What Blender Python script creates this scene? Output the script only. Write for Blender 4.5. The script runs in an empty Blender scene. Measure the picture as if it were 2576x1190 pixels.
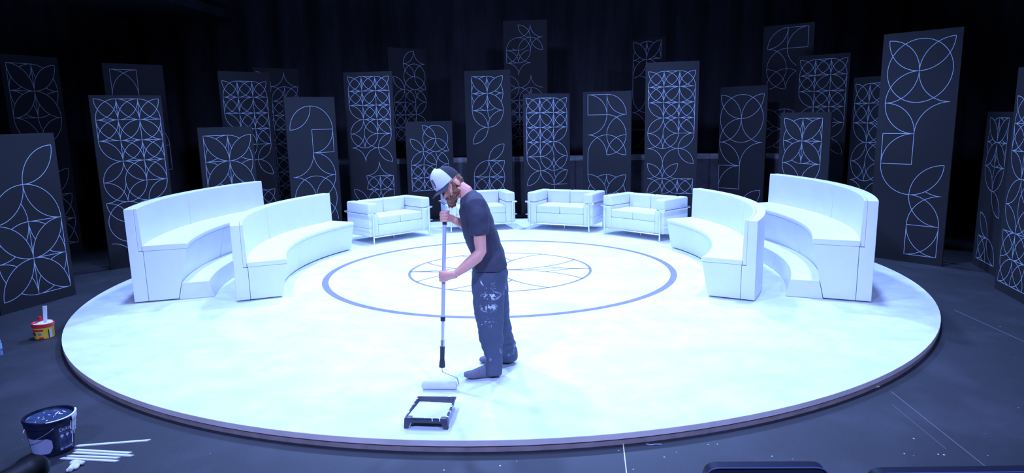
import bpy, bmesh, math, random
from mathutils import Vector, Matrix, noise
random.seed(7)
PI = math.pi
D = 0.085            # thickness of the round platform; the black stage floor is z = 0
COL = bpy.context.scene.collection

# ------------------------------------------------------------------ materials
def mat(name, col, rough=0.5, metal=0.0, noise_amt=0.0, noise_scale=8.0, spec=0.5, bump=0.0, bump_scale=60.0,
        coat=0.0, trans=0.0, stretch=(1, 1, 1)):
    m = bpy.data.materials.new(name); m.use_nodes = True
    nt = m.node_tree; b = nt.nodes['Principled BSDF']
    b.inputs['Base Color'].default_value = (*col, 1); b.inputs['Roughness'].default_value = rough
    b.inputs['Metallic'].default_value = metal; b.inputs['Specular IOR Level'].default_value = spec
    b.inputs['Coat Weight'].default_value = coat; b.inputs['Transmission Weight'].default_value = trans
    tc = nt.nodes.new('ShaderNodeTexCoord'); mp = nt.nodes.new('ShaderNodeMapping')
    mp.inputs['Scale'].default_value = stretch
    nt.links.new(tc.outputs['Object'], mp.inputs['Vector'])
    if noise_amt > 0:
        n = nt.nodes.new('ShaderNodeTexNoise'); n.inputs['Scale'].default_value = noise_scale
        n.inputs['Detail'].default_value = 6; n.inputs['Roughness'].default_value = .62
        nt.links.new(mp.outputs['Vector'], n.inputs['Vector'])
        r = nt.nodes.new('ShaderNodeValToRGB')
        lo = [max(0, c * (1 - noise_amt)) for c in col]; hi = [min(1, c * (1 + noise_amt)) for c in col]
        r.color_ramp.elements[0].position = .32; r.color_ramp.elements[0].color = (*lo, 1)
        r.color_ramp.elements[1].position = .68; r.color_ramp.elements[1].color = (*hi, 1)
        nt.links.new(n.outputs['Fac'], r.inputs['Fac']); nt.links.new(r.outputs['Color'], b.inputs['Base Color'])
    if bump > 0:
        n = nt.nodes.new('ShaderNodeTexNoise'); n.inputs['Scale'].default_value = bump_scale
        n.inputs['Detail'].default_value = 4
        nt.links.new(mp.outputs['Vector'], n.inputs['Vector'])
        bp = nt.nodes.new('ShaderNodeBump'); bp.inputs['Strength'].default_value = bump
        bp.inputs['Distance'].default_value = .01
        nt.links.new(n.outputs['Fac'], bp.inputs['Height']); nt.links.new(bp.outputs['Normal'], b.inputs['Normal'])
    return m

def speck_mat(name, base, spot, scale, lo, hi, rough=.7, second=None, bump=0):
    """base colour broken by blotches of a second colour (paint strokes, scuffs, splashes)"""
    m = mat(name, base, rough, noise_amt=.12, noise_scale=4, bump=bump)
    nt = m.node_tree; b = nt.nodes['Principled BSDF']
    src = b.inputs['Base Color'].links[0].from_socket
    tc = [n for n in nt.nodes if n.type == 'TEX_COORD'][0]
    mp = nt.nodes.new('ShaderNodeMapping'); mp.inputs['Scale'].default_value = scale
    nt.links.new(tc.outputs['Object'], mp.inputs['Vector'])
    n = nt.nodes.new('ShaderNodeTexNoise'); n.inputs['Scale'].default_value = 1; n.inputs['Detail'].default_value = 5
    nt.links.new(mp.outputs['Vector'], n.inputs['Vector'])
    r = nt.nodes.new('ShaderNodeValToRGB'); r.color_ramp.elements[0].position = lo; r.color_ramp.elements[1].position = hi
    nt.links.new(n.outputs['Fac'], r.inputs['Fac'])
    mx = nt.nodes.new('ShaderNodeMix'); mx.data_type = 'RGBA'
    nt.links.new(r.outputs['Color'], mx.inputs['Factor']); nt.links.new(src, mx.inputs[6])
    mx.inputs[7].default_value = (*spot, 1)
    nt.links.new(mx.outputs[2], b.inputs['Base Color'])
    if second:                       # localised mask: list of (centre, radius, lo, hi, scale)
        cur = mx.outputs[2]
        for (c, rad, l2, h2, sc) in second:
            vs = nt.nodes.new('ShaderNodeVectorMath'); vs.operation = 'SUBTRACT'; vs.inputs[1].default_value = c
            nt.links.new(tc.outputs['Object'], vs.inputs[0])
            dv = nt.nodes.new('ShaderNodeVectorMath'); dv.operation = 'DIVIDE'; dv.inputs[1].default_value = rad
            nt.links.new(vs.outputs[0], dv.inputs[0])
            ln = nt.nodes.new('ShaderNodeVectorMath'); ln.operation = 'LENGTH'; nt.links.new(dv.outputs[0], ln.inputs[0])
            ss = nt.nodes.new('ShaderNodeMapRange'); ss.interpolation_type = 'SMOOTHSTEP'
            ss.inputs['From Min'].default_value = 1; ss.inputs['From Max'].default_value = .35
            nt.links.new(ln.outputs['Value'], ss.inputs['Value'])
            n2 = nt.nodes.new('ShaderNodeTexNoise'); n2.inputs['Scale'].default_value = sc; n2.inputs['Detail'].default_value = 4
            n2.inputs['Distortion'].default_value = 1.5
            nt.links.new(tc.outputs['Object'], n2.inputs['Vector'])
            r2 = nt.nodes.new('ShaderNodeValToRGB'); r2.color_ramp.elements[0].position = l2; r2.color_ramp.elements[1].position = h2
            nt.links.new(n2.outputs['Fac'], r2.inputs['Fac'])
            mu = nt.nodes.new('ShaderNodeMath'); mu.operation = 'MULTIPLY'
            nt.links.new(r2.outputs['Color'], mu.inputs[0]); nt.links.new(ss.outputs[0], mu.inputs[1])
            m3 = nt.nodes.new('ShaderNodeMix'); m3.data_type = 'RGBA'
            nt.links.new(mu.outputs[0], m3.inputs['Factor']); nt.links.new(cur, m3.inputs[6])
            m3.inputs[7].default_value = (.72, .76, .8, 1)
            cur = m3.outputs[2]
        nt.links.new(cur, b.inputs['Base Color'])
    return m

M = {}
M['disc'] = speck_mat('white stage paint', (.70, .74, .74), (.61, .66, .70), (.75, 2.2, 1), .50, .74, .62)
M['ring'] = mat('grey ring paint', (.21, .20, .18), .7, spec=.2, noise_amt=.05)
M['edge'] = mat('raw plywood edge', (.64, .54, .50), .7, noise_amt=.12, noise_scale=3)
M['plinth'] = mat('dark timber plinth', (.27, .20, .19), .8, noise_amt=.2)
M['floor'] = speck_mat('black stage floor', (.0155, .0165, .022), (.035, .037, .048), (1.6, 1.2, 1), .50, .80, .62, bump=.15)
M['fleck'] = mat('white paint fleck', (.7, .7, .72), .6)
M['scuff'] = mat('pale scuff', (.12, .12, .14), .7)
M['gap'] = mat('floor seam', (.01, .01, .012), .9)
M['platform'] = mat('scuffed black platform', (.10, .10, .12), .8, noise_amt=.4, noise_scale=3)
M['wall'] = mat('black drape', (.050, .050, .060), .9, noise_amt=.35, noise_scale=1.5, stretch=(3, 1, .4))
M['panel'] = mat('charcoal panel paint', (.0120, .0120, .0145), .7, noise_amt=.12, noise_scale=2.5)
M['panel_edge'] = mat('lit plywood panel edge', (.17, .17, .18), .7, noise_amt=.5, noise_scale=14)  # plywood top edges catching light, put into the colour as a paler tone
M['line'] = mat('white paint line', (.50, .60, .74), .6)
M['leather'] = mat('white leatherette', (.74, .76, .79), .42, noise_amt=.025, noise_scale=3, bump=.12, bump_scale=180)
M['benchbase'] = mat('white painted bench board', (.73, .75, .79), .5, noise_amt=.03, noise_scale=2.5)
M['step'] = mat('white painted step', (.72, .73, .78), .6, noise_amt=.05, noise_scale=3)
M['dark'] = mat('black rubber', (.02, .02, .022), .7)
M['chrome'] = mat('polished chrome', (.80, .82, .85), .22, metal=.8)
M['sofabase'] = mat('pale sofa base', (.66, .68, .74), .5)
M['skin'] = mat('skin', (.92, .41, .29), .5, noise_amt=.08, noise_scale=14)
M['shirt'] = mat('dark blue grey shirt', (.050, .050, .075), .85, noise_amt=.15, noise_scale=10, bump=.3, bump_scale=25)
M['jeans'] = speck_mat('paint splashed work trousers', (.070, .085, .125), (.30, .36, .45), (16, 16, 9), .64, .74, .85,
    second=[((.035, -.13, .690), (.095, .10, .042), .47, .56, 30), ((.012, -.13, .600), (.080, .10, .048), .46, .54, 26),
            ((.01, -.13, .79), (.12, .2, .08), .61, .68, 26), ((.0, -.14, .48), (.10, .2, .06), .60, .66, 30)], bump=.3)
M['sock'] = mat('grey sock', (.15, .15, .19), .95, noise_amt=.25, noise_scale=90, bump=.4, bump_scale=300)
M['hair'] = mat('ginger brown hair', (.26, .115, .055), .8, noise_amt=.5, noise_scale=40, bump=.8, bump_scale=90)
M['capdark'] = mat('dark cap mesh', (.035, .037, .05), .9, noise_amt=.2, noise_scale=60)
M['capbill'] = mat('charcoal cap bill', (.055, .053, .062), .8)
M['capwhite'] = mat('white cap foam', (.80, .82, .82), .8)
M['badge'] = mat('dark badge', (.10, .06, .06), .7)
M['badge2'] = mat('pale badge thread', (.45, .42, .44), .7)
M['eye'] = mat('eye white', (.7, .7, .7), .3)
M['iris'] = mat('dark iris', (.03, .04, .06), .2)
M['lip'] = mat('lip', (.45, .16, .15), .5)
M['alu'] = mat('brushed pole', (.86, .88, .92), .18, metal=.35)
M['blackplastic'] = mat('black plastic', (.035, .035, .045), .45)
M['traydark'] = mat('dark tray plastic', (.045, .045, .065), .5, noise_amt=.3, noise_scale=20)
M['wetpaint'] = mat('wet white paint', (.82, .84, .85), .25, coat=.3)
M['roller'] = mat('roller fleece', (.72, .73, .80), .95, noise_amt=.05, bump=.5, bump_scale=300)
M['navy'] = mat('navy bucket plastic', (.006, .009, .028), .35, noise_amt=.2)
M['bluelabel'] = mat('blue label print', (.02, .035, .13), .4)
M['palelabel'] = mat('pale label', (.33, .35, .48), .5, noise_amt=.06)
M['letter'] = mat('white lettering', (.6, .62, .68), .5)
M['lid'] = mat('bluish film of water on lid', (.045, .065, .13), .15, noise_amt=.4, noise_scale=12, coat=.4)
M['stick'] = mat('white painted stick', (.74, .74, .74), .6)
M['putty'] = mat('off white crumpled glove', (.72, .70, .62), .7, bump=.3, bump_scale=40)
M['red'] = mat('red plastic', (.62, .02, .025), .4)
M['yellow'] = mat('yellow tub label', (.80, .52, .04), .45, noise_amt=.12)
M['redlabel'] = mat('dark red label print', (.30, .02, .04), .5)
M['greenball'] = mat('green grey label disc', (.16, .28, .26), .4)
M['bottle'] = mat('clear bottle plastic', (.45, .62, .95), .15, trans=.6)
M['bottlelabel'] = mat('bottle label', (.35, .55, .85), .4)
M['band'] = mat('pale timber rail', (.34, .34, .36), .7, noise_amt=.6, noise_scale=6, stretch=(.3, 1, 6))
M['seatfab'] = mat('navy seat fabric', (.020, .022, .045), .55)
M['seatedge'] = mat('seat edge piping', (.10, .13, .28), .25)
M['yellowline'] = mat('pale yellow lath', (.62, .58, .36), .6)
M['padded'] = mat('black padded rail', (.012, .012, .014), .6, noise_amt=.3, noise_scale=12)
M['housing'] = mat('black lamp housing', (.01, .01, .01), .6)

# ------------------------------------------------------------------ mesh helpers
def finish(name, bm, mats, parent=None, smooth=True, angle=35, bevel=0, seg=2, subsurf=0):
    bmesh.ops.recalc_face_normals(bm, faces=bm.faces[:])
    me = bpy.data.meshes.new(name); bm.to_mesh(me); bm.free()
    if not isinstance(mats, (list, tuple)): mats = [mats]
    for m in mats: me.materials.append(m)
    o = bpy.data.objects.new(name, me); COL.objects.link(o)
    if smooth:
        for p in me.polygons: p.use_smooth = True
        try: me.set_sharp_from_angle(angle=math.radians(angle))
        except Exception: pass
    if bevel:
        md = o.modifiers.new('bevel', 'BEVEL'); md.width = bevel; md.segments = seg; md.limit_method = 'ANGLE'
        md.angle_limit = math.radians(40); md.harden_normals = False
    if subsurf:
        md = o.modifiers.new('sub', 'SUBSURF'); md.levels = subsurf; md.render_levels = subsurf
    if parent is not None: o.parent = parent
    return o

def thing(name, label, cat, loc=(0, 0, 0), rz=0, group=None):
    o = bpy.data.objects.new(name, None); COL.objects.link(o)
    o.empty_display_size = .1
    o.location = loc; o.rotation_euler = (0, 0, rz); o['label'] = label; o['category'] = cat
    if group: o['group'] = group
    return o

def tag(o, label, cat, group=None, kind=None):
    if label: o['label'] = label
    if cat: o['category'] = cat
    if group: o['group'] = group
    if kind: o['kind'] = kind
    return o

def copy_tree(o, parent=None):
    c = o.copy(); COL.objects.link(c)
    if parent is not None: c.parent = parent
    for ch in list(o.children): copy_tree(ch, c)
    return c

def struct(name, bm, m, smooth=False):
    o = finish(name, bm, m, None, smooth); o['kind'] = 'structure'; return o

def add_box(bm, c, s, rot=None, mi=0, bev=0, seg=2):
    r = bmesh.ops.create_cube(bm, size=1.0)
    vs = r['verts']
    for v in vs: v.co = Vector((v.co.x * s[0], v.co.y * s[1], v.co.z * s[2]))
    if bev > 0:
        es = list({e for v in vs for e in v.link_edges})
        rr = bmesh.ops.bevel(bm, geom=es, offset=bev, segments=seg, profile=.5, affect='EDGES')
        vs = list({v for f in rr['faces'] for v in f.verts} | {v for v in vs if v.is_valid})
    mt = Matrix.Translation(c) @ (rot.to_4x4() if rot is not None else Matrix.Identity(4))
    for v in vs: v.co = mt @ v.co
    for f in {f for v in vs for f in v.link_faces}: f.material_index = mi
    return vs

def hexa(bm, pts, mi=0):
    """8 points: bottom ring 4 (ccw), top ring 4"""
    v = [bm.verts.new(p) for p in pts]
    for q in ((3, 2, 1, 0), (4, 5, 6, 7), (0, 1, 5, 4), (1, 2, 6, 5), (2, 3, 7, 6), (3, 0, 4, 7)):
        f = bm.faces.new([v[i] for i in q]); f.material_index = mi
    return v

def frame_from(t, ref):
    t = t.normalized(); a = ref - t * ref.dot(t)
    if a.length < 1e-4: a = Vector((1, 0, 0)) - t * t.x
    a.normalize(); return a, t.cross(a)

def add_loft(bm, pts, rads, ref=(0, 1, 0), n=14, mi=0, cap=True, power=2.0):
    """closed tube through pts; rads = (ra, rb): ra along ref-ish axis, rb across"""
    pts = [Vector(p) for p in pts]; ref = Vector(ref); rings = []
    for i, p in enumerate(pts):
        t = (pts[min(i + 1, len(pts) - 1)] - pts[max(i - 1, 0)])
        a, b = frame_from(t, ref); r = rads[i]
        if not isinstance(r, (tuple, list)): r = (r, r)
        ring = []
        for k in range(n):
            th = 2 * PI * k / n; c, s = math.cos(th), math.sin(th)
            cc = math.copysign(abs(c) ** (2 / power), c); ss = math.copysign(abs(s) ** (2 / power), s)
            ring.append(bm.verts.new(p + a * r[0] * cc + b * r[1] * ss))
        rings.append(ring)
    for i in range(len(rings) - 1):
        for k in range(n):
            f = bm.faces.new((rings[i][k], rings[i][(k + 1) % n], rings[i + 1][(k + 1) % n], rings[i + 1][k]))
            f.material_index = mi
    if cap:
        for ring, p, d in ((rings[0], pts[0], pts[0] - pts[1]), (rings[-1], pts[-1], pts[-1] - pts[-2])):
            r = rads[0] if ring is rings[0] else rads[-1]
            r = min(r) if isinstance(r, (tuple, list)) else r
            c = bm.verts.new(p + d.normalized() * r * .35)
            for k in range(n):
                f = bm.faces.new((ring[k], ring[(k + 1) % n], c)); f.material_index = mi
    return rings

def smooth_path(pts, sub=6):
    pts = [Vector(p) for p in pts]; out = []
    for i in range(len(pts) - 1):
        p0 = pts[max(i - 1, 0)]; p1 = pts[i]; p2 = pts[i + 1]; p3 = pts[min(i + 2, len(pts) - 1)]
        for k in range(sub):
            t = k / sub
            out.append(.5 * ((2 * p1) + (p2 - p0) * t + (2 * p0 - 5 * p1 + 4 * p2 - p3) * t * t + (3 * p1 - p0 - 3 * p2 + p3) * t ** 3))
    out.append(pts[-1]); return out

def tube(bm, pts, r, n=12, mi=0, ref=(0, 1, .01)):
    return add_loft(bm, pts, [r] * len(pts), ref, n, mi)

def bent(pts, rad=.03, n=5):
    """polyline with rounded corners"""
    pts = [Vector(p) for p in pts]; out = [pts[0]]
    for i in range(1, len(pts) - 1):
        a = (pts[i - 1] - pts[i]); b = (pts[i + 1] - pts[i]); r = min(rad, a.length * .45, b.length * .45)
        p1 = pts[i] + a.normalized() * r; p2 = pts[i] + b.normalized() * r
        for k in range(n + 1):
            t = k / n; out.append((1 - t) ** 2 * p1 + 2 * t * (1 - t) * pts[i] + t * t * p2)
    out.append(pts[-1]); return out

def add_ell(bm, c, r, rot=None, mi=0, seg=20, rings=14):
    res = bmesh.ops.create_uvsphere(bm, u_segments=seg, v_segments=rings, radius=1)
    mt = Matrix.Translation(c) @ (rot.to_4x4() if rot is not None else Matrix.Identity(4)) @ Matrix.Diagonal((*r, 1))
    for v in res['verts']: v.co = mt @ v.co
    for f in {f for v in res['verts'] for f in v.link_faces}: f.material_index = mi
    return res['verts']

def lathe(bm, prof, n=48, c=(0, 0, 0), mi=0, a0=0, a1=2 * PI, closed=True):
    rings = []
    full = abs(a1 - a0 - 2 * PI) < 1e-6
    m = n if full else n + 1
    for r, z in prof:
        rings.append([bm.verts.new((c[0] + r * math.cos(a0 + (a1 - a0) * k / n), c[1] + r * math.sin(a0 + (a1 - a0) * k / n), c[2] + z)) for k in range(m)])
    for i in range(len(prof) - 1):
        for k in range(n):
            k2 = (k + 1) % m
            f = bm.faces.new((rings[i][k], rings[i][k2], rings[i + 1][k2], rings[i + 1][k])); f.material_index = mi
    if closed and full:
        for ring in (rings[0], rings[-1]):
            try:
                f = bm.faces.new(ring); f.material_index = mi
            except ValueError: pass
    return rings

def sector(bm, c, prof, a0, a1, n=40, mi=0):
    """profile polygon (r, z) swept about c from a0 to a1 (degrees)"""
    rings = []
    for k in range(n + 1):
        a = math.radians(a0 + (a1 - a0) * k / n); ca, sa = math.cos(a), math.sin(a)
        rings.append([bm.verts.new((c[0] + r * ca, c[1] + r * sa, z)) for r, z in prof])
    m = len(prof)
    for k in range(n):
        for i in range(m):
            f = bm.faces.new((rings[k][i], rings[k][(i + 1) % m], rings[k + 1][(i + 1) % m], rings[k + 1][i])); f.material_index = mi
    for ring in (rings[0], rings[-1]):
        f = bm.faces.new(ring); f.material_index = mi

def roundprof(pts, r, n=3):
    """round the corners of a polygon (2-D); r may be a list"""
    out = []; m = len(pts)
    for i in range(m):
        rr = r[i] if isinstance(r, (list, tuple)) else r
        p = Vector(pts[i]); a = Vector(pts[i - 1]) - p; b = Vector(pts[(i + 1) % m]) - p
        q = min(rr, a.length * .48, b.length * .48)
        if q <= 1e-5: out.append(tuple(p)); continue
        p1 = p + a.normalized() * q; p2 = p + b.normalized() * q
        for k in range(n + 1):
            t = k / n; out.append(tuple((1 - t) ** 2 * p1 + 2 * t * (1 - t) * p + t * t * p2))
    return out

def fuse(name, bm, mats, voxel, parent=None, smooth_it=4, disp=0, dscale=20, seed=0, shade=True, fine=0):
    """fuse overlapping lofts into one continuous skin"""
    me = bpy.data.meshes.new(name + '_raw'); bm.to_mesh(me); bm.free()
    o = bpy.data.objects.new(name + '_raw', me); COL.objects.link(o)
    md = o.modifiers.new('r', 'REMESH'); md.mode = 'VOXEL'; md.voxel_size = voxel; md.adaptivity = 0
    if smooth_it:
        ms = o.modifiers.new('s', 'SMOOTH'); ms.factor = .5; ms.iterations = smooth_it
    dg = bpy.context.evaluated_depsgraph_get(); dg.update()
    ev = bpy.data.meshes.new_from_object(o.evaluated_get(dg)); ev.name = name
    bpy.data.objects.remove(o); bpy.data.meshes.remove(me)
    if disp:
        ev.calc_loop_triangles()
        nrm = [v.normal.copy() for v in ev.vertices]
        for v, nn in zip(ev.vertices, nrm):
            q = v.co * dscale + Vector((seed, seed * .7, 0))
            v.co += nn * disp * (noise.noise(q) + .5 * noise.noise(q * 2.1))
    ev.materials.clear()
    for m in (mats if isinstance(mats, (list, tuple)) else [mats]): ev.materials.append(m)
    for p in ev.polygons: p.use_smooth = shade; p.material_index = 0
    r = bpy.data.objects.new(name, ev); COL.objects.link(r)
    if parent is not None: r.parent = parent
    return r

# ------------------------------------------------------------------ camera (2.13 m above the stage floor, looking down 11 degrees)
def camera():
    f = 1800.0; p = .19204059; r = -.02107035
    fwd = Vector((0, math.cos(p), -math.sin(p))); right = Vector((1, 0, 0)); up = right.cross(fwd)
    r2 = right * math.cos(r) + up * math.sin(r); u2 = -right * math.sin(r) + up * math.cos(r)
    cd = bpy.data.cameras.new('camera'); co = bpy.data.objects.new('camera', cd); COL.objects.link(co)
    m = Matrix((r2, u2, -fwd)).transposed().to_4x4(); m.translation = Vector((0, 0, 2.044 + D)); co.matrix_world = m
    cd.sensor_width = 36; cd.lens = f / 2576 * 36; cd.shift_y = 45.22 / 2576; cd.clip_start = .05; cd.clip_end = 100
    bpy.context.scene.camera = co
camera()

# ------------------------------------------------------------------ the room
def room():
    bm = bmesh.new()
    add_box(bm, (0, 7, -.05), (24, 27, .1), mi=0)
    # long joints and scratches in the black floor, paint flecks
    def strip(p, q, w, mi, z=.0008):
        p = Vector((*p, z)); q = Vector((*q, z)); d = (q - p).normalized(); s = Vector((-d.y, d.x, 0)) * w / 2
        f = bm.faces.new([bm.verts.new(x) for x in (p - s, q - s, q + s, p + s)]); f.material_index = mi
    strip((-7.5, 7.0), (-4.72, 6.91), .022, 2)
    strip((2.87, 5.15), (2.80, 3.6), .007, 3); strip((2.75, 4.9), (2.72, 4.2), .004, 3)
    strip((4.69, 7.34), (4.66, 6.0), .009, 3)
    rnd = random.Random(3)
    spots = [(1.02, 4.23), (.93, 4.17), (1.25, 4.33), (1.31, 4.33), (1.6, 4.15), (-1.2, 4.0), (-.9, 3.95), (-.62, 4.0), (2.63, 4.13), (2.66, 4.12),
             (2.92, 4.1), (2.6, 4.35), (.66, 4.27), (-2.0, 4.35), (-3.4, 5.1), (3.6, 4.8), (4.0, 5.2), (-.1, 4.1), (3.1, 4.4)]
    spots += [(rnd.uniform(-4, 5), rnd.uniform(3.5, 4.2)) for _ in range(22)] + [(rnd.uniform(3.6, 5.6), rnd.uniform(4.2, 7)) for _ in range(12)]
    for (x, y) in spots:
        s = rnd.uniform(.003, .008); k = 6
        f = bm.faces.new([bm.verts.new((x + s * rnd.uniform(.5, 1.2) * math.cos(2 * PI * i / k), y + s * rnd.uniform(.5, 1.2) * math.sin(2 * PI * i / k), .001)) for i in range(k)])
        f.material_index = 1
    bmesh.ops.recalc_face_normals(bm, faces=bm.faces[:])
    for f in bm.faces:
        if f.material_index in (1, 2, 3) and f.normal.z < 0: f.normal_flip()
    me = bpy.data.meshes.new('floor'); bm.to_mesh(me); bm.free()
    for m in ('floor', 'fleck', 'gap', 'scuff'): me.materials.append(M[m])
    o = bpy.data.objects.new('floor', me); COL.objects.link(o); o['kind'] = 'structure'
    # black drapes: gently folded walls
    def drape(name, p, q, h, amp=.10, per=.9):
        bm = bmesh.new(); p = Vector(p); q = Vector(q); d = q - p; L = d.length; d.normalize(); n = Vector((-d.y, d.x, 0))
        N = int(L / .12); rows = []
        for z in (0, h * .3, h * .7, h):
            rows.append([bm.verts.new(p + d * (L * i / N) + n * amp * (math.sin(i * .12 * 2 * PI / per) + .4 * math.sin(i * .12 * 5.1 + 1)) + Vector((0, 0, z))) for i in range(N + 1)])
        back = [[bm.verts.new(p + d * (L * i / N) + n * (-.25) + Vector((0, 0, z))) for i in (0, N)] for z in (0, h)]
        for a in range(3):
            for i in range(N): bm.faces.new((rows[a][i], rows[a][i + 1], rows[a + 1][i + 1], rows[a + 1][i]))
        bm.faces.new((back[0][0], back[0][1], back[1][1], back[1][0]))
        return struct(name, bm, M['wall'], True)
    drape('wall_back', (11.5, 19.8, 0), (-11.5, 19.8, 0), 8.2)
    drape('wall_left', (-10.6, 20, 0), (-10.6, -6, 0), 8.2)
    drape('wall_right', (10.6, -6, 0), (10.6, 20, 0), 8.2)
    bm = bmesh.new(); add_box(bm, (0, 7, 8.3), (24, 27, .2)); struct('ceiling', bm, M['wall'])
    bm = bmesh.new(); add_box(bm, (-8.95, 7.5, 4.80), (2.4, 24, .22), rot=Matrix.Rotation(math.radians(-3.2), 3, 'Z'))
    struct('trim_1', bm, M['wall'])
room()

# raised rear stage with its pale front rail; the back row of panels stands on it
def rear_stage():
    line = [(-4.3, 16.0), (-2.6, 15.75), (0, 15.65), (2.2, 15.4), (3.9, 15.35), (5.08, 14.98), (5.90, 14.32)]
    t = thing('rear_platform', 'long black raised platform with a pale front rail behind the standing panels', 'platform', (0, 0, 0))
    H = 1.25
    bm = bmesh.new()
    pts = [Vector((x, y, 0)) for x, y in line] + [Vector((6.35, 14.85, 0)), Vector((7.0, 18.6, 0)), Vector((-4.5, 18.6, 0))]
    lo = [bm.verts.new(p) for p in pts]; hi = [bm.verts.new(p + Vector((0, 0, H - .11))) for p in pts]
    m = len(pts)
    for i in range(m): bm.faces.new((lo[i], lo[(i + 1) % m], hi[(i + 1) % m], hi[i]))
    bm.faces.new(lo); bm.faces.new(hi)
    finish('platform_body', bm, M['platform'], t, smooth=False)
    bm = bmesh.new()
    for i in range(len(line) - 1):
        a = Vector((*line[i], 0)); b = Vector((*line[i + 1], 0)); d = (b - a).normalized(); n = Vector((d.y, -d.x, 0)) * .03
        k = Vector((-d.y, d.x, 0)) * .12
        z0, z1 = H - .109, H
        hexa(bm, [a + n + Vector((0, 0, z0)), b + n + Vector((0, 0, z0)), b + k + Vector((0, 0, z0)), a + k + Vector((0, 0, z0)),
                  a + n + Vector((0, 0, z1)), b + n + Vector((0, 0, z1)), b + k + Vector((0, 0, z1)), a + k + Vector((0, 0, z1))])
    tag(finish('front_rail', bm, M['band'], t, smooth=False), 'pale scuffed front rail', None)
rear_stage()

# ------------------------------------------------------------------ round stage with its painted figures
def disc():
    C = (-.12, 9.28)
    t = thing('round_stage', 'large low round white stage painted with grey rings in the middle of the dark floor', 'stage', (C[0], C[1], 0))
    bm = bmesh.new()
    lathe(bm, [(0.01, D - .041), (5.0, D - .041), (5.0, D - .002), (4.998, D), (0.01, D)], 160, closed=False)
    for f in bm.faces:
        c = f.calc_center_median(); f.material_index = 1 if (math.hypot(c.x, c.y) > 4.9995 - .01 and c.z < D - .0005) else 0
    # ring paint and flower figure, laid a hair above the boards
    z = D + .0012
    def ribbon(P, w, closed=False):
        n = len(P)
        if n < 2: return
        L = []; R = []
        for i in range(n):
            a = P[(i - 1) % n] if (closed or i > 0) else P[i]; b = P[(i + 1) % n] if (closed or i < n - 1) else P[i]
            d = Vector((b[0] - a[0], b[1] - a[1])).normalized(); s = Vector((-d.y, d.x)) * w / 2
            L.append(bm.verts.new((P[i][0] + s.x, P[i][1] + s.y, z))); R.append(bm.verts.new((P[i][0] - s.x, P[i][1] - s.y, z)))
        for i in range(n if closed else n - 1):
            j = (i + 1) % n; f = bm.faces.new((L[i], L[j], R[j], R[i])); f.material_index = 2
    def arc(cx, cy, r, a0, a1, n=40): return [(cx + r * math.cos(math.radians(a0 + (a1 - a0) * k / n)), cy + r * math.sin(math.radians(a0 + (a1 - a0) * k / n))) for k in range(n + 1)]
    bx, by = -.046 , .133       # the painted rings sit a little upstage of the stage centre
    ribbon(arc(bx, by, 2.282, 0, 360, 128)[:-1], .082, True)
    rx, ry, r = -.045, .15, 1.212
    ribbon(arc(rx, ry, r, 0, 360, 96)[:-1], .036, True)
    w = .026
    for k in range(4):
        th = math.radians(90 * k)
        cx, cy = rx + r * math.cos(th), ry + r * math.sin(th)
        ribbon(arc(cx, cy, r, 90 * k + 120, 90 * k + 240, 48), w)      # petals
        ribbon([(rx, ry), (cx, cy)], w * .8)
        dx, dy = rx + r * (math.cos(th) - math.sin(th)), ry + r * (math.sin(th) + math.cos(th))
        ribbon(arc(dx, dy, r, 90 * k + 180, 90 * k + 210, 14), w); ribbon(arc(dx, dy, r, 90 * k + 240, 90 * k + 270, 14), w)
    bmesh.ops.recalc_face_normals(bm, faces=bm.faces[:])
    for f in bm.faces:
        if f.material_index == 2 and f.normal.z < 0: f.normal_flip()
    me = bpy.data.meshes.new('stage_board'); bm.to_mesh(me); bm.free()
    for m in ('disc', 'edge', 'ring'): me.materials.append(M[m])
    o = bpy.data.objects.new('stage_board', me); COL.objects.link(o); o.parent = t
    bm = bmesh.new(); lathe(bm, [(0.01, 0), (4.990, 0), (4.990, D - .0415), (0.01, D - .0415)], 160, closed=False)
    o = finish('plinth', bm, M['plinth'], t); o['label'] = 'dark recessed plinth'
disc()

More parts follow.
